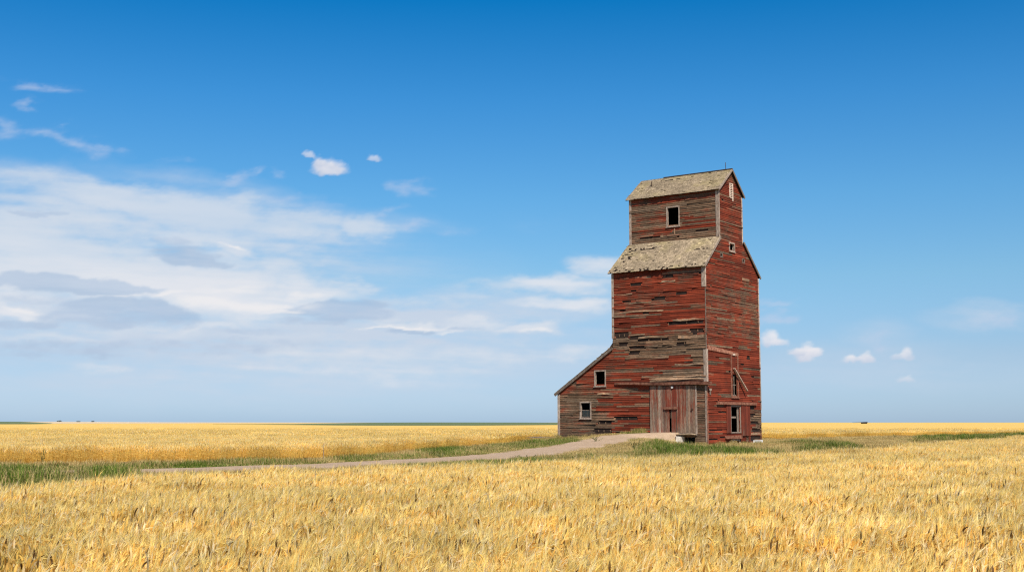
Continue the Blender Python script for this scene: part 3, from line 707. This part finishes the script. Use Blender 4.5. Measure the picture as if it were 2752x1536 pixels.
v=t.M('MULTIPLY',t.mapr(n1,.3,.7,.93,1.1),t.mapr(n2,.3,.7,.84,1.12)); v=t.M('MULTIPLY',v,tint)
c=t.mix(1.,a,t.comb(v,v,v),'MULTIPLY'); c=t.mix(t.mapr(n2,.4,.7,0.,.3),c,t.mix(1.,c,(.97,.9,.74),'MULTIPLY'))
t.put(b.inputs['Base Color'],c); t.put(tr.inputs['Color'],c)
m,t,b,tr,a,tint=leafy('verge_grass',.3); M_GRASS=m
aa=t.sep(a); n2=t.noise(t.pos(),1.2,3.,.6)
grn=t.mix(aa[0],(.04,.085,.005),(.17,.245,.02)); dry=t.mix(aa[0],(.34,.23,.08),(.66,.5,.22))
c=t.mix(t.mapr(t.M('ADD',tint,t.M('MULTIPLY',t.M('SUBTRACT',aa[1],.5),1.15)),.3,.8),dry,grn)
c=t.mix(t.mapr(n2,.3,.7,0.,.35),c,t.mix(1.,c,(.75,.7,.6),'MULTIPLY'))
t.put(b.inputs['Base Color'],c); t.put(tr.inputs['Color'],c)

WD=Vector((.8,-.35,0)).normalized()
def ribbon(mb,pts,wid,side,c):
    for i in range(len(pts)-1):
        a,b_=pts[i],pts[i+1]; wa,wb=wid[i],wid[i+1]
        if wb<1e-4: mb.face([a-side*wa,a+side*wa,b_],c)
        else: mb.face([a-side*wa,a+side*wa,b_+side*wb,b_-side*wb],c)
def jitc(c,j=.16):
    k=uni(1-j,1+j); return (c[0]*k,c[1]*k*uni(.97,1.03),c[2]*k*uni(.88,1.1))
EARC=(.81,.515,.12); AWNC=(.9,.68,.225); STEMC=(.68,.44,.10); LEAFC=(.76,.53,.16)
def stalk(mb,x,y,lod,wide=1.):
    az=uni(0,2*PI); ln=uni(.02,.15); dr=Vector((math.cos(az),math.sin(az),0))*ln+WD*uni(.0,.16)
    h=WH*uni(.72,1.04)*(1.1 if rnd()<.04 else 1); base=Vector((x,y,0)); up=Vector((0,0,1))
    top=base+dr*1.0+up*h*.93
    sg=uni(0,PI); sd=Vector((math.cos(sg),math.sin(sg),0))
    dark=rnd()<.075; sc_=jitc(STEMC); ec=jitc(EARC) if not dark else jitc((.17,.09,.03)); ac=jitc(AWNC)
    if rnd()<.2: ec=jitc((.82,.66,.34)); ac=jitc((.92,.78,.45))
    droop=uni(.1,1.45)*(1 if rnd()<.75 else .3); dh=(dr.normalized()*.6+Vector((math.cos(az),math.sin(az),0))*.6+WD*.5).normalized()
    if lod==0:
        mid=base+dr*.35+up*h*.5; ribbon(mb,[base+up*h*.1,mid,top],[.0022,.0022,.0018],sd,sc_)
        # ear: four short sections bending over
        p=top.copy(); ang=droop*.3; L=uni(.095,.145); n=4; rs=[.0045,.0115,.0125,.0095,.002]; ring=[]
        for i in range(n+1):
            d=dh*math.sin(ang)+up*math.cos(ang)
            s_=d.cross(Vector((dh.y,-dh.x,.01))).normalized(); w_=d.cross(s_)
            ring.append([p+s_*rs[i]*math.cos(g_)+w_*rs[i]*math.sin(g_) for g_ in (0,2.09,4.19)])
            if i in (1,2,3,4):
                for q in range(2 if i<4 else 3):
                    aw=uni(.08,.15); sp=uni(-.28,.28); sp2=uni(-.28,.28); ad=(d+s_*sp+w_*sp2+dh*.15).normalized()
                    bw=uni(.0018,.0032); e=p+ad*aw; sid=ad.cross(Vector((uni(-1,1),uni(-1,1),uni(-1,1)))).normalized()
                    mb.face([p-sid*bw,p+sid*bw,e],ac)
            p=p+d*(L/n); ang+=droop*.25
        for r0,r1 in zip(ring,ring[1:]):
            for j in range(3): mb.face([r0[j],r0[(j+1)%3],r1[(j+1)%3],r1[j]],ec)
        if rnd()<.75:
            zl=h*uni(.35,.75); p=base+dr*(zl/h)+up*zl; la=uni(0,2*PI); ld=Vector((math.cos(la),math.sin(la),0)); L=uni(.12,.3); sd2=Vector((-ld.y,ld.x,0))
            pts=[p,p+ld*L*.35+up*L*.35,p+ld*L*.7+up*L*.35,p+ld*L+up*L*uni(-.3,.2)]; ribbon(mb,pts,[.003,.0055,.004,0],sd2,jitc(LEAFC,.25))
    elif lod==1:
        ribbon(mb,[base+up*h*.1,top],[.004*wide,.003*wide],sd,sc_)
        ang=droop*.6; d=dh*math.sin(ang)+up*math.cos(ang); L=uni(.08,.13); e=top+d*L; s_=d.cross(Vector((uni(-1,1),uni(-1,1),.2))).normalized(); w_=d.cross(s_); r=.0085*wide; m_=top+d*L*.5
        k=[m_+s_*r,m_-s_*.5*r+w_*r*.87,m_-s_*.5*r-w_*r*.87]
        for j in range(3): mb.face([top,k[j],k[(j+1)%3]],ec); mb.face([e,k[(j+1)%3],k[j]],ec)
        for q in range(3):
            ad=(d+s_*uni(-.35,.35)+w_*uni(-.35,.35)).normalized(); a0=top+d*L*uni(.2,.9); mb.face([a0-s_*.004*wide,a0+w_*.004*wide,a0+ad*uni(.09,.15)],ac)
        if rnd()<.5: la=uni(0,2*PI); ld=Vector((math.cos(la),math.sin(la),0)); p=base+up*h*uni(.4,.8); mb.face([p,p+up*.02,p+ld*.2+up*uni(-.05,.1)],jitc(LEAFC,.2))
    else:
        ang=droop*.5; d=dh*math.sin(ang)+up*math.cos(ang); r=.014*wide; s_=d.cross(Vector((uni(-1,1),uni(-1,1),.2))).normalized()
        mb.face([base-sd*.008*wide+up*.15,base+sd*.008*wide+up*.15,top],sc_); q=top+d*.16; m_=top+d*.07
        mb.face([top,m_+s_*r,q,m_-s_*r],jitc(tuple(.5*(u+v) for u,v in zip(ec,ac)),.05))
def patch(name,size,n,lod,wide=1.):
    mb=MB(); k=int(math.sqrt(n))
    for i in range(k):
        for j in range(k): stalk(mb,((i+rnd())/k-.5)*size,((j+rnd())/k-.5)*size,lod,wide)
    return mb.build(name,M_WHEAT,link=False)
protos=[patch('wheat_source_a%d'%i,.9,240,0) for i in range(7)]+[patch('wheat_source_b%d'%i,1.7,620,1,1.15) for i in range(4)]+[patch('wheat_source_c%d'%i,4.,1500,2,1.6) for i in range(3)]
# source objects sort by name: a*, b*, c*
def field_points(y0,y1,step,idx,margin,tintr=.06):
    out=[]; y=y0
    while y<y1:
        hw=y*.56+6; x=-hw-((y/step)%1)*step
        while x<hw:
            px_,py_=x+uni(-.3,.3)*step,y+uni(-.3,.3)*step
            if not inpoly(px_,py_,CLEAR):
                q=to_px(px_,py_,.4)
                L,v=lv(px_,py_)
                if not(-2<L<18.5 and -2<v<13.5) and not (q[0]<75 and q[1]>1432+12*math.sin(px_*3)):
                    far=(py_>58 and inside_far(px_,py_))
                    hs=uni(.88,1.08)*(1.+.14*fbm(px_*.3,py_*.3,7,2))
                    tt=uni(1-tintr,1+tintr)*(1.02+.12*fbm(px_*.11,py_*.08,3,3))
                    out.append(((px_,py_,gz(px_,py_)),random.choice(idx),(uni(-.04,.04)+.09*fbm(px_*.6,py_*.5,11,2),uni(-.04,.04)+.09*fbm(px_*.6,py_*.5,17,2),random.choice((0,1,-1,2))*.35+uni(-.3,.3)),(1.,1.,hs),tt,far))
            x+=step
        y+=step
    return out
NEARB=CLEAR[:18]
def inside_far(x,y):                         # beyond the clearing
    for (ax,ay),(bx,by) in zip(NEARB,NEARB[1:]):
        if ax<=x<bx: return y>ay+(by-ay)*(x-ax)/(bx-ax)+1
    return y>100
pts=field_points(8.5,46,.72,range(0,7),0)+field_points(46.,112,1.35,range(7,11),0)+field_points(112.,262,3.,range(11,14),0)
nearp=[p for p in pts if not p[5]]; farl=[p for p in pts if p[5] and p[0][0]<p[0][1]*.16]; farr=[p for p in pts if p[5] and p[0][0]>=p[0][1]*.16]
print('wheat patches',len(nearp),len(farl),len(farr))
scatter('wheat_field',protos,nearp,None,'foreground field of ripe golden wheat filling the bottom of the view','wheat')
scatter('wheat_field',protos,farl,None,'golden wheat standing beyond the gravel road, left of the elevator','wheat')
scatter('wheat_field',protos,farr,None,'golden wheat behind the clearing right of the elevator','wheat')
# grass
def tuft(name,size,n,h0,h1,w_):
    mb=MB()
    for i in range(n):
        r=size*.5*math.sqrt(rnd())*1.2; a=uni(0,2*PI); b0=Vector((r*math.cos(a),r*math.sin(a),-.02)); az=uni(0,2*PI); d=Vector((math.cos(az),math.sin(az),0))*uni(.1,.5)+WD*.12; h=uni(h0,h1)
        sd=Vector((-d.y,d.x,0)).normalized(); ww=w_*uni(.7,1.3)
        ribbon(mb,[b0,b0+d*h*.35+Vector((0,0,h*.6)),b0+d*h+Vector((0,0,h*uni(.75,1.)))],[ww,ww*.8,0],sd,(rnd(),rnd(),rnd()))
    return mb.build(name,M_GRASS,link=False)
gp=[tuft('grass_source_a%d'%i,1.1,170,.15,.4,.007) for i in range(4)]+[tuft('grass_source_b%d'%i,1.1,260,.06,.17,.009) for i in range(4)]+[tuft('grass_source_c%d'%i,1.0,190,.35,.72,.009) for i in range(3)]
gpts=[]
def grass_band(y0,y1,step):
    y=y0
    while y<y1:
        hw=y*.5+6; x=-hw
        while x<hw:
            a,b_=x+uni(-.4,.4)*step,y+uni(-.4,.4)*step
            if inpoly(a,b_,CLEAR) and not on_road(a,b_,.15+.9*mn.noise(Vector((a*.9,b_*.6,2)))):
                L,v=lv(a,b_)
                inside=(-.25<L<16.3 and -.3<v<11.5); cul=(.6<L<3.3 and -1.9<v<0)
                if not inside and not cul:
                    z=gz(a,b_); g_=green(a,b_,z); edge=on_road(a,b_,.9); q=to_px(a,b_,z)
                    wall=(-1.2<v<0 and 3<L<17)
                    if g_>.55 and not edge: w=random.choice((8,9,10,0,1)) if rnd()<.8 else random.randrange(4)
                    elif g_>.25: w=random.randrange(4)
                    else: w=random.choice((4,5,6,7,0,1)) if not edge else random.randrange(4,8)
                    if wall: w=random.randrange(0,8)
                    far=1+.5*sstep(90,200,b_)
                    s=uni(.75,1.15)*far
                    if w>7 and (z>.5 or (420<q[0]<1560)): w=random.randrange(8) if rnd()<.5 else random.randrange(4)
                    if 420<q[0]<1560 and on_road(a,b_,1.6): w=random.randrange(4,8)
                    gpts.append(((a,b_,z),w,(0,0,uni(0,6.28)),(s,s,s*uni(.8,1.15)*((1.1 if q[1]>1192 else .6) if (q[0]<450 and g_>.2) else 1)/far),min(1,max(0,g_+uni(-.12,.12)))))
            x+=step
        y+=step
grass_band(22,62,.62); grass_band(62,125,.8); grass_band(125,235,1.7)
for i in range(150):                          # dry tufts right against the walls
    if i<70: a,b_=wloc(uni(6.2,16.2),-uni(.12,.7))
    elif i<85: a,b_=wloc(uni(-.2,1.1),-uni(.15,.6))
    else: L_,v_=-uni(.15,.9),uni(-.5,11.6); a,b_=wloc(L_,v_)
    s_=uni(.5,.95); gpts.append(((a,b_,gz(a,b_)),random.choice((0,1,2,3,8)),(0,0,uni(0,6)),(s_*.7,s_*.7,s_),uni(0,.55)))
# wheat strays among the grass keep its pale tips; green corner at the very front
for i in range(60):
    a,b_=on_ground(uni(-60,70),uni(1425,1450),.3); gpts.append(((a,b_,0),random.choice((8,9,10,0)),(0,0,uni(0,6)),(.9,.9,1.05),uni(.7,1)))
print('grass',len(gpts))
scatter('verge_grass',gp,gpts,None,'green and dry grass covering the verge, ditch and mound around the elevator','grass')
# a few weeds one can tell apart
def weed(px_,py_,z,h,w_,label,n=60,g_=.75):
    x,y=on_ground(px_,py_,z); x0,y0=x,y; z=gz(x,y)
    E_=empty('weed_plant',(x,y,z)); tag(E_,label,'weed','weeds along the track')
    st=MB(); lv_=MB()
    for k in range(7):
        a=uni(0,2*PI); e=Vector((math.cos(a)*w_*uni(.3,1),math.sin(a)*w_*uni(.3,1),h*uni(.6,1))); st.tube([(0,0,-.03),tuple(e*.5+Vector((0,0,.05))),tuple(e)],[.012,.009,.005],5,c=(.5,.5,.5))
        for i in range(n//7):
            s=uni(.2,1.); p=e*s; d=Vector((uni(-1,1),uni(-1,1),uni(0,1))).normalized(); L=uni(.06,.16); sd=d.cross(Vector((0,.3,1))).normalized()*.02
            lv_.face([p-sd,p+sd,p+d*L],(rnd(),g_*rnd()+.2,rnd()))
    st.build('stem',M_WG,E_); lv_.build('foliage',M_WG,E_)
m,t,b=new_mat('weed_green'); aa=t.sep(t.attr('tone').outputs['Color']); t.put(b.inputs['Base Color'],t.mix(aa[1],(.3,.27,.11),(.08,.12,.03))); M_WG=m
weed(1596,1100,1.0,.85,.75,'bushy grey-green weed clump against the red wall left of the plank door',320)
weed(1110,1151,0.,.35,.5,'small dark weed clump on the far edge of the gravel track',110)
weed(1340,1124,.1,.45,.5,'scrubby weed on the far verge where the track starts to climb',120)
weed(1500,1112,.45,.4,.7,'scrubby weed at the foot of the lean-to wall',120,.5)
weed(108,1168,0,.9,.25,'tall dark seeding weed standing at the left wheat edge',60,.6)
weed(2252,1101,0,.7,.6,'dark weed on the far side of the green ditch at right',120)
weed(1330,1158,0,.35,.8,'flat dark weed clump on the near edge of the gravel track',130)

# ------------------------------------------------------------------ light
SAZ=R(164); SEL=R(50)
sd=Vector((math.sin(SAZ)*math.cos(SEL),math.cos(SAZ)*math.cos(SEL),math.sin(SEL)))
ld=bpy.data.lights.new('sun','SUN'); ld.energy=4.6; ld.angle=R(.53); ld.color=(1.,.945,.86)
so=bpy.data.objects.new('sun',ld); COL.objects.link(so); so.rotation_euler=sd.to_track_quat('Z','Y').to_euler(); so.location=(0,-20,60)

# ------------------------------------------------------------------ sky
w=bpy.data.worlds.new('World'); sc.world=w; w.use_nodes=True; t=NT(w.node_tree)
bg=w.node_tree.nodes['Background']; sky=t.n.new('ShaderNodeTexSky'); sky.sky_type='NISHITA'; sky.sun_disc=False
sky.sun_elevation=SEL; sky.sun_rotation=SAZ; sky.air_density=1.; sky.dust_density=.6; sky.ozone_density=2.5; sky.altitude=600
d=t.V('NORMALIZE',t.coord('Generated')); X,Y,Z=t.sep(d)[:3]
az=t.M('ARCTAN2',X,Y); el=t.M('ARCSINE',Z)
DEG=180/PI
# sky colour: the physical sky, tinted by height towards the film's saturated blue
skc=sky.outputs[0]
ramp=t.n.new('ShaderNodeValToRGB'); t.put(ramp.inputs[0],t.M('DIVIDE',t.M('MULTIPLY',el,DEG),90.)); cr=ramp.color_ramp
cr.elements[0].position=0.; cr.elements[0].color=(.45,.62,1.0,1); cr.elements[1].position=.4; cr.elements[1].color=(.62,.74,.80,1)
for p_,c_ in ((.0333,(.5,.595,.79)),(.075,(.485,.7,.8)),(.1167,(.36,.72,.885)),(.1667,(.19,.66,.94)),(.22,(.015,.55,.9)),(.25,(.0,.48,.86))):
    e=cr.elements.new(p_); e.color=(*c_,1)
base=t.mix(1.,skc,ramp.outputs[0],'MULTIPLY')
SK=.085
base=t.V('SCALE',base,scale=1.15)
t.put(bg.inputs['Color'],base); bg.inputs['Strength'].default_value=SK

# clouds: a far shell of sky whose cover and brightness are computed per point
import numpy as np
def lat_noise(x,y,seed):
    xi=np.floor(x).astype(np.int64); yi=np.floor(y).astype(np.int64); fx=x-xi; fy=y-yi
    fx=fx*fx*fx*(fx*(fx*6-15)+10); fy=fy*fy*fy*(fy*(fy*6-15)+10)
    def h(a,b):
        n=(a*374761393+b*668265263+seed*1442695041)&0xffffffff
        n=((n^(n>>13))*1274126177)&0xffffffff; n=((n^(n>>16))*2246822519)&0xffffffff
        return ((n^(n>>15))&0xffffff)/float(0xffffff)
    a=h(xi,yi);b=h(xi+1,yi);c=h(xi,yi+1);d=h(xi+1,yi+1)
    return (a+(b-a)*fx)*(1-fy)+(c+(d-c)*fx)*fy
def nfbm(x,y,seed,o=5,g=.5):
    s=0;a=1.;t=0.
    for i in range(o):
        s=s+a*lat_noise(x*(2**i)+17.3*i,y*(2**i)-9.1*i,seed+i); t+=a; a*=g
    return s/t-.5
def sst(a,b,x):
    t=np.clip((x-a)/(b-a),0,1); return t*t*(3-2*t)
def paint_clouds(px,py):
    """colour (sRGB 0-1) and cover of the clouds for view positions px,py"""
    def fieldof(blobs,x,y,edge,kx=1.,ky=1.):
        acc=np.zeros_like(px)
        for bx,by,rx,ry,rot,s in blobs:
            c,n=np.cos(np.radians(rot)),np.sin(np.radians(rot)); dx=x-bx; dy=y-by
            u=(dx*c+dy*n)/(rx*kx); v=(-dx*n+dy*c)/(ry*ky)
            acc=np.maximum(acc,s*(1-sst(edge,1.25,np.sqrt(u*u+v*v))))
        return acc
    w1x=nfbm(px/420,py/170,11); w1y=nfbm(px/420,py/170,31)
    w2x=nfbm(px/90,py/42,51,6,.55); w2y=nfbm(px/90,py/42,71,6,.55)
    streak=nfbm((px+py*.5)/260,(py-px*.06)/26,91,6,.55); fine=nfbm(px/60,py/22,131,6,.6); big=nfbm(px/500,py/140,171,4)
    col=np.zeros(px.shape+(3,)); al=np.zeros_like(px)
    def over(c,a):
        nonlocal col,al
        a=np.clip(a,0,1); c=np.array(c)/255. if not isinstance(c,np.ndarray) else c
        na=a+al*(1-a); col=(c*a[...,None]+col*(al*(1-a))[...,None])/np.maximum(na,1e-5)[...,None]; al=na
    # thin veil
    f=fieldof([(100,560,620,150,8,.55),(200,760,1050,220,0,.85),(900,840,900,130,0,.8),(1150,790,600,100,0,.6),(700,650,500,100,5,.5),(500,470,330,40,10,.4),(1250,860,420,150,0,.55),(500,960,1200,90,0,.5),(1000,830,720,110,0,1.),(560,865,950,95,0,.95),(2200,930,500,80,0,.3),(2500,805,170,34,0,.6),(2230,850,120,50,0,.3),(60,440,260,50,6,.5),(800,545,330,40,6,.35)],px+120*w1x+60*w2x,py+50*w1y+30*w2y,0.)
    a=f*(1.12+1.4*streak+.7*big+.6*fine); over((200,213,230),.95*a)
    # white masses
    W=[(60,440,260,22,6,.35),(230,480,230,30,8,.55),(420,520,330,34,8,.75),(520,548,300,44,6,.95),(330,505,330,34,9,.8),(480,590,300,26,6,.75),(150,520,160,26,8,.5),(250,555,200,30,8,.7),(330,520,160,26,4,.85),(700,572,220,30,6,.8),(880,575,105,26,6,.85),(610,520,80,26,14,.7),(760,560,260,24,6,.7),
       (60,610,280,60,4,.9),(180,650,300,56,4,.98),(60,690,240,60,0,.95),(330,700,320,50,0,.98),(530,720,220,50,0,1.),(600,765,230,40,0,1.),(760,730,150,40,6,.9),(700,690,120,34,16,.75),(870,722,90,18,6,.7),
       (590,628,90,16,12,.9),(720,640,180,24,6,.5),(560,655,120,26,6,.7),
       (40,780,110,18,8,.9),(170,805,100,10,4,.55),(500,818,110,13,0,.75),(380,830,220,16,0,.4),(150,850,160,12,0,.5),(100,846,160,10,0,.6),
       (1060,830,170,9,3,.9),(1330,832,120,13,0,.85),(1210,818,110,14,0,.7),(1000,812,70,8,0,.6),(1050,765,150,16,0,.5),(1380,720,190,20,0,.75),(1260,728,160,16,0,.55),(1420,772,120,16,0,.7),(1370,760,60,10,0,.3),(1520,672,100,25,0,.7),(1470,684,60,14,0,.5),
       (850,900,420,40,4,.55),(760,890,200,26,4,.6),(1150,905,300,26,0,.45),(1440,890,150,16,0,.5),(1300,870,160,12,0,.35),(240,925,110,14,0,.55),(400,920,80,9,0,.25),(600,945,400,30,0,.25)]
    f=fieldof(W,px+90*w1x+110*w2x,py+26*w1y+46*w2y,.12,1.15,1.75)
    a=sst(.0,.88,f+(.5*streak+.55*fine+.3*big)*sst(0,.4,f)*(1.15-f*.7))
    b=(np.clip(.45+.9*(f-.55)+1.1*streak+.5*big,0,1)*(.35+.65*sst(540,760,py)))[...,None]; c=(np.array((203,216,231))*(1-b)+np.array((234,234,238))*b)/255.
    over(c,.84*a)
    # grey undersides
    G=[(120,712,230,20,3,1.),(240,722,170,16,3,1.),(340,728,90,9,3,.9),(370,772,110,18,8,1.),(290,765,150,18,0,.85),(420,790,90,22,12,.8),(300,800,260,22,0,.6),(100,748,120,14,0,.45),(70,815,120,14,0,.6),
       (480,652,104,15,3,1.),(450,632,70,16,0,.7),(540,660,50,8,4,.8),(430,605,80,14,0,.45),(90,538,80,6,0,.5),
       (800,775,110,14,-6,.95),(880,772,110,16,0,1.),(900,795,130,14,0,.7),(790,808,120,10,0,.4),(1040,836,62,5,0,.8),(1160,830,60,3,0,.5),(500,870,460,20,0,.4),(130,880,280,24,0,.45),(640,835,160,10,0,.3)]
    f=fieldof(G,px+90*w2x+20*w1x,py+30*w2y+6*w1y,.3,1.05,1.35)
    a=sst(.12,.72,f+(.5*streak+.7*fine)*sst(0,.3,f)); g=np.clip(.5+1.4*streak,0,1)[...,None]
    over((np.array((160,184,213))*(1-g)+np.array((182,200,224))*g)/255.,.6*a)
    # sunlit rims and cores
    B=[(420,742,90,8,-4,.9),(520,762,150,18,3,1.),(640,772,170,18,0,1.),(700,785,110,10,0,.9),(750,745,110,18,0,.7),(580,730,120,16,0,.7),(590,622,66,6,12,.8),(1040,827,110,5,2,1.),(960,826,70,4,0,.9),(1130,838,60,6,0,.8),(1330,832,60,8,0,.7),(60,776,80,7,8,.8),(330,742,40,4,0,.6)]
    f=fieldof(B,px+90*w2x,py+30*w2y,.0); over((242,239,239),.75*sst(.1,1.,f+(.6*fine+.4*streak)*sst(0,.3,f)))
    # wisps
    S=[(95,222,80,9,4,.8),(140,232,60,7,2,.7),(65,265,28,9,0,.8),(25,325,46,16,0,.6),(120,330,90,10,8,.5),(185,350,60,14,30,.6),(240,380,70,14,14,.55),(310,385,40,10,-10,.4),(180,318,20,7,0,.4),(420,408,60,8,-6,.35),(595,452,46,12,-14,.85),(630,442,22,8,-30,.7),(690,440,24,10,20,.55),(730,500,50,9,-6,.4),(800,508,90,12,0,.35),(985,535,50,8,-10,.55),(1030,475,48,14,0,.7),(1050,572,60,12,-8,.45),(1160,580,60,9,0,.3),
       (1950,797,54,11,0,.85),(1945,766,44,6,0,.55),(2220,858,44,20,30,.5),(2190,850,40,10,0,.3),(2320,835,34,9,0,.4),(2530,805,70,14,0,.5),(2490,815,60,12,0,.4),(2240,905,60,7,0,.35),(2400,925,100,10,0,.35),(2130,918,70,8,0,.3),(2370,935,50,5,0,.5),(1940,930,80,10,0,.25),(1350,560,90,16,0,.15)]
    f=fieldof(S,px+110*w2x,py+48*w2y,-.2,1.3,2.1); over((196,208,231),(.5)*sst(.0,.95,f+(.9*fine+.5*streak)*sst(0,.3,f)))
    # small cumulus: flat base, lumpy top
    bx=1.7*nfbm(px/30,py/22,211,5,.6); by=1.6*nfbm(px/30,py/22,231,5,.6)
    for (cx,base,wd,h,s) in ((832,431,46,36,1.),(806,410,24,22,.85),(776,395,22,14,.6),(940,402,20,12,.6),(1938,862,28,32,.85),(1960,866,26,14,.6),(2028,900,30,38,1.),(2008,888,30,18,.9),(2050,892,22,22,.95),(2135,907,22,16,.75),(2150,903,26,10,.7),(2178,905,24,20,.85),(2284,897,18,26,.7),(2262,897,20,12,.5),(2280,956,26,14,.5)):
        x=px+13*bx; y=py+11*by; u=(x-cx)/wd; v=(base-y)/h
        r=np.sqrt(u*u+np.where(v>0,(v-.05)**2,(v*3.)**2)); a=1-sst(.4,1.15,r+.7*fine)
        lit=np.clip(.35+.8*v+.8*by,0,1)[...,None]
        over((np.array((201,209,226))*(1-lit)+np.array((240,237,240))*lit)/255.,a*s*.95)
    al=al*(1-.45*sst(930,1060,py))
    return col,np.clip(al,0,.97)

AZ=np.arange(-36,36.01,.075)*PI/180; ELV=np.arange(-.05,23.01,.06)*PI/180
A_,E_=np.meshgrid(AZ,ELV); X_=np.sin(A_)*np.cos(E_); Y_=np.cos(A_)*np.cos(E_); Z_=np.sin(E_)
D_=Y_*CT+Z_*ST
c_,a_=paint_clouds((1376+FP*X_/D_)*.93605,(768-FP*(-Y_*ST+Z_*CT)/D_)*.93605)
a_=a_*(1-sst(28,35,np.abs(A_)*180/PI))*(1-sst(20,22.5,E_*180/PI))
c_=np.where(c_<=.04045,c_/12.92,((c_+.055)/1.055)**2.4)
ny_,nx_=A_.shape; RS=50000.
me=bpy.data.meshes.new('sky'); me.vertices.add(nx_*ny_)
me.vertices.foreach_set('co',(np.stack([X_,Y_,Z_],-1)*RS).astype(np.float32).ravel())
i_=(np.arange(ny_-1)[:,None]*nx_+np.arange(nx_-1)[None,:]); q_=np.stack([i_,i_+nx_,i_+nx_+1,i_+1],-1).reshape(-1,4)
me.loops.add(q_.size); me.loops.foreach_set('vertex_index',q_.astype(np.int32).ravel())
me.polygons.add(len(q_)); me.polygons.foreach_set('loop_start',(np.arange(len(q_))*4).astype(np.int32))
me.update(calc_edges=True)
at=me.attributes.new('cloud','FLOAT_COLOR','POINT'); at.data.foreach_set('color',np.concatenate([c_,np.ones_like(a_)[...,None]],-1).astype(np.float32).ravel())
at=me.attributes.new('cover','FLOAT','POINT'); at.data.foreach_set('value',a_.astype(np.float32).ravel())
m=bpy.data.materials.new('cloud_light'); m.use_nodes=True; t=NT(m.node_tree); m.node_tree.nodes.remove(m.node_tree.nodes['Principled BSDF'])
em=t.n.new('ShaderNodeEmission'); t.put(em.inputs[0],t.attr('cloud').outputs['Color']); em.inputs[1].default_value=2**-.5
tp=t.n.new('ShaderNodeBsdfTransparent'); mx=t.n.new('ShaderNodeMixShader'); t.put(mx.inputs[0],t.attr('cover').outputs['Fac'])
t.l.new(tp.outputs[0],mx.inputs[1]); t.l.new(em.outputs[0],mx.inputs[2]); t.l.new(mx.outputs[0],t.n['Material Output'].inputs[0])
m.cycles.emission_sampling='NONE'; me.materials.append(m)
o=bpy.data.objects.new('sky',me); COL.objects.link(o); tag(o,'blue summer sky with a streaky white and grey cloud bank on the left','sky',kind='structure')

# ------------------------------------------------------------------ render look
vs=sc.view_settings; vs.view_transform='Standard'; vs.look='None'; vs.exposure=.5; vs.gamma=1
sc.render.engine='CYCLES'; sc.cycles.max_bounces=6; sc.cycles.diffuse_bounces=3; sc.cycles.transparent_max_bounces=8
sc.cycles.use_denoising=False; sc.cycles.use_adaptive_sampling=True; sc.cycles.adaptive_threshold=.01; sc.cycles.filter_width=1.2
